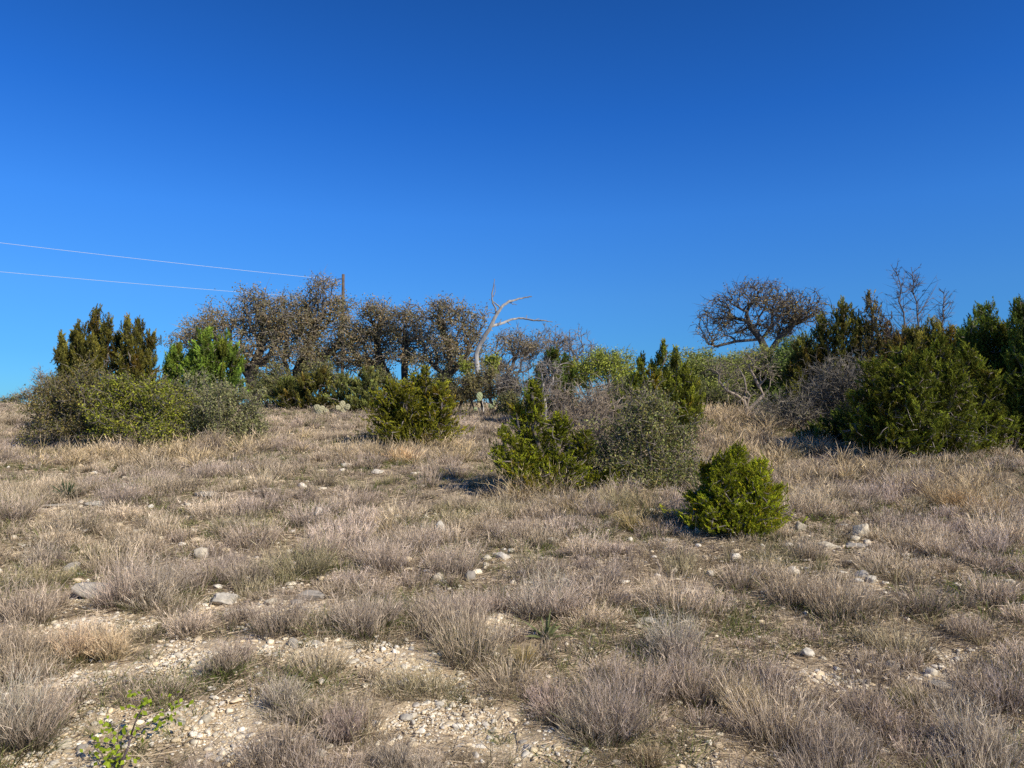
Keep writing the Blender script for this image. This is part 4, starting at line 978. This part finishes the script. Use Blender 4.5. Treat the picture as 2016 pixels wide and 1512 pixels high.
# ------------------------------------------------------------------ prickly pears
def pear(label, px, py, pads, Y):
    base = foot(px, Y); root = thing('prickly_pear', base, label, 'cactus', 'prickly pears'); s = Y / F
    R = np.random.default_rng(int(px)); V0, T = ICO[4]
    for (qx, qy, rx, ry, rot, yaw, c) in pads:
        ct = at(qx, qy, Y + R.uniform(-.12, .12)); P = V0.copy()
        zz = P[:, 2]; P[:, 0] *= (1 + .18 * zz)
        P = P * np.array([rx * s, .028, ry * s]); P[:, 1] += .012 * np.sin(P[:, 0] * 60) * np.sin(P[:, 2] * 60)
        ca, sa = math.cos(rot), math.sin(rot); P = P @ np.array([[ca, 0, -sa], [0, 1, 0], [sa, 0, ca]])
        ca, sa = math.cos(yaw), math.sin(yaw); P = P @ np.array([[ca, sa, 0], [-sa, ca, 0], [0, 0, 1]])
        dots = (np.sin(V0[:, 0] * 14) * np.sin(V0[:, 2] * 14) > .75)[:, None]
        col = np.where(dots, np.array([[.30, .26, .14]]), np.array([c]))
        mk('pad', P + ct, T, M_PAD, col, root, True, base)
GP, YP = [.32, .37, .19], [.40, .37, .22]
pear('green prickly pear with one tall upright pad, below the snag', 946, 806, [(944, 781, 6.2, 9.5, .05, .2, GP), (943, 798, 3.5, 5.5, -.2, .5, [.42, .33, .2]), (966, 800, 6, 4.5, .5, -.3, GP), (973, 793, 4, 6, .4, 1.0, GP), (936, 805, 4, 4, -.6, 0, GP)], 27)
pear('yellowish low prickly pear in the crest grass, left one of the pair', 628, 818, [(624, 803, 7, 7, .3, 0, YP), (634, 805, 6.5, 6.5, -.4, .4, YP), (629, 812, 7, 6, .1, -.3, YP), (642, 809, 5, 5, .5, .2, YP)], 28)
pear('yellowish low prickly pear in the crest grass, right one of the pair', 676, 812, [(674, 796, 5.5, 7.5, .2, .3, YP), (684, 801, 6, 6, -.5, 0, YP), (666, 803, 6, 5, .6, .4, YP), (676, 807, 7, 6, 0, .2, YP)], 28)

# ------------------------------------------------------------------ small foreground plants
def rosette(label, px, py, n, L, W, c0, c1, name='spiky_rosette', seed=5):
    R = np.random.default_rng(seed); c = gp(px, py); a = np.arange(n) * 2.4; t = np.linspace(.15, 1, n)
    D = np.stack([np.cos(a) * t, np.sin(a) * t, 1.15 - t * .8], 1); B = np.repeat(c[None], n, 0) + D * .01
    h = Heap(); V, Q, T, C = strips(B, D, L * R.uniform(.75, 1.1, n), np.full(n, W), np.array([0, 0, -.35]) * t[:, None], np.repeat(np.array([c0]), n, 0), np.repeat(np.array([c1]), n, 0), 4, R)
    h.add(V, Q, T, C); tag(h.build(name, M_LEAF, None, c), label, 'plant')
rosette('small pale green spiky rosette on gravel in the centre front', 1075, 1262, 16, .20, .022, [.10, .12, .05], [.28, .30, .13])
rosette('dark green grassy rosette in the slope near the left edge', 132, 982, 42, .34, .022, [.03, .06, .025], [.08, .13, .06], 'green_rosette', 8)
def sprig():
    R = np.random.default_rng(60); base = gp(235, 1530)
    pos = [base, base + [0, .05, .08]]
    A = []
    for px, py, dY in ((205, 1495, 0), (190, 1475, .02), (230, 1480, .05), (185, 1440, .0), (250, 1452, .1), (215, 1425, .1), (265, 1425, .15), (290, 1408, .2), (310, 1418, .22), (285, 1385, .22), (325, 1400, .25), (345, 1408, .25), (300, 1375, .25), (238, 1505, .0), (260, 1380, .2), (340, 1385, .25)):
        A.append(at(px, py, base[1] + .05 + dY))
    A = np.array(A); A[:, 2] = np.maximum(A[:, 2], H(A[:, 0], A[:, 1]) + .03)
    p, par, td = grow([np.array([base - [0, 0, .03], base + [0, .03, .06], base + [.01, .05, .1]])], A, .05, .3, .1, R)
    r, main = radii(p, par, .0022, 2.3, .006)
    root = thing('leafy_sprig', base, 'small twiggy sprig with fresh bright green leaves in the bottom left gravel', 'plant')
    h = Heap(); tubes(h, p, par, td, r, main, .004, np.array([.09, .07, .07]), np.array([.13, .10, .10]), R); h.build('stems', M_BARK, root, base)
    j = np.where(r < .0032)[0]; j = np.repeat(j, 9); m = len(j)
    C = p[j] + R.normal(0, .026, (m, 3)); kk = R.uniform(0, 1, m) < .75; j, C = j[kk], C[kk]; m = len(j)
    col = np.array([.29, .37, .03])[None] * R.uniform(.7, 1.3, (m, 1))
    h = Heap(); h.add(*rhombi(C, R.normal(0, 1, (m, 3)) + [0, 0, .3], R.uniform(.02, .036, m), R.uniform(.014, .024, m), col, R, np.repeat(np.array([[.3, -.6, .7]]), m, 0) + R.normal(0, .45, (m, 3))))
    h.build('foliage', M_LEAF, root, base)
sprig()

# ------------------------------------------------------------------ light, sky, camera
ELEV, AZ = math.radians(35), math.radians(132)      # azimuth of the sun, clockwise from +Y
sd = Vector((math.sin(AZ) * math.cos(ELEV), math.cos(AZ) * math.cos(ELEV), math.sin(ELEV)))
sun = bpy.data.lights.new('sun', 'SUN'); sun.energy = 5.0; sun.angle = math.radians(.5); sun.color = (1, .91, .76)
so = link(bpy.data.objects.new('sun', sun)); so.rotation_euler = (-sd).to_track_quat('-Z', 'Y').to_euler()
w = bpy.data.worlds.new('World'); SC.world = w; w.use_nodes = True
nt = w.node_tree; nt.nodes.clear()
sky = nt.nodes.new('ShaderNodeTexSky'); sky.sky_type = 'NISHITA'; sky.sun_disc = False
sky.sun_elevation = ELEV; sky.sun_rotation = AZ; sky.altitude = 400; sky.air_density = 1.0; sky.dust_density = .3; sky.ozone_density = 3.0
tc = nt.nodes.new('ShaderNodeTexCoord'); sp = nt.nodes.new('ShaderNodeSeparateXYZ')
rp = nt.nodes.new('ShaderNodeValToRGB'); rp.color_ramp.interpolation = 'LINEAR'
STOPS = [(0.0, [0.24, 0.67, 1.17]), (0.081, [0.25, 0.68, 1.2]), (0.159, [0.30, 0.77, 1.36]), (0.258, [0.27, 0.82, 1.6]), (0.374, [0.162, 0.69, 1.55]), (0.49, [0.139, 0.60, 1.34]), (0.75, [0.2, 0.4, 0.72])]
el = rp.color_ramp.elements
for k, (ps, c) in enumerate(STOPS):
    e = el[k] if k < 2 else el.new(ps)
    e.position = ps
for e, (ps, c) in zip(sorted(el, key=lambda q: q.position), STOPS): e.position = ps; e.color = (c[0] * .96, c[1] * .965, c[2] * .96, 1)
gm = nt.nodes.new('ShaderNodeMix'); gm.data_type = 'RGBA'; gm.blend_type = 'MULTIPLY'; gm.inputs[0].default_value = 1
bg = nt.nodes.new('ShaderNodeBackground'); bg.inputs[1].default_value = .1
out = nt.nodes.new('ShaderNodeOutputWorld')
nt.links.new(tc.outputs['Generated'], sp.inputs[0]); nt.links.new(sp.outputs[2], rp.inputs[0])
nt.links.new(sky.outputs[0], gm.inputs[6]); nt.links.new(rp.outputs[0], gm.inputs[7]); nt.links.new(gm.outputs[2], bg.inputs[0]); nt.links.new(bg.outputs[0], out.inputs[0])
cam = bpy.data.cameras.new('camera'); cam.sensor_width = 36; cam.lens = F / 2016 * 36; cam.clip_end = 6000; cam.clip_start = .05
co = link(bpy.data.objects.new('camera', cam)); co.location = (0, 0, CAMZ); co.rotation_euler = (PI / 2 + PITCH, 0, 0)
SC.camera = co
SC.view_settings.view_transform = 'Standard'; SC.view_settings.look = 'None'; SC.view_settings.exposure = 0
SC.cycles.max_bounces = 5; SC.cycles.diffuse_bounces = 3; SC.cycles.transmission_bounces = 2; SC.cycles.use_denoising = False
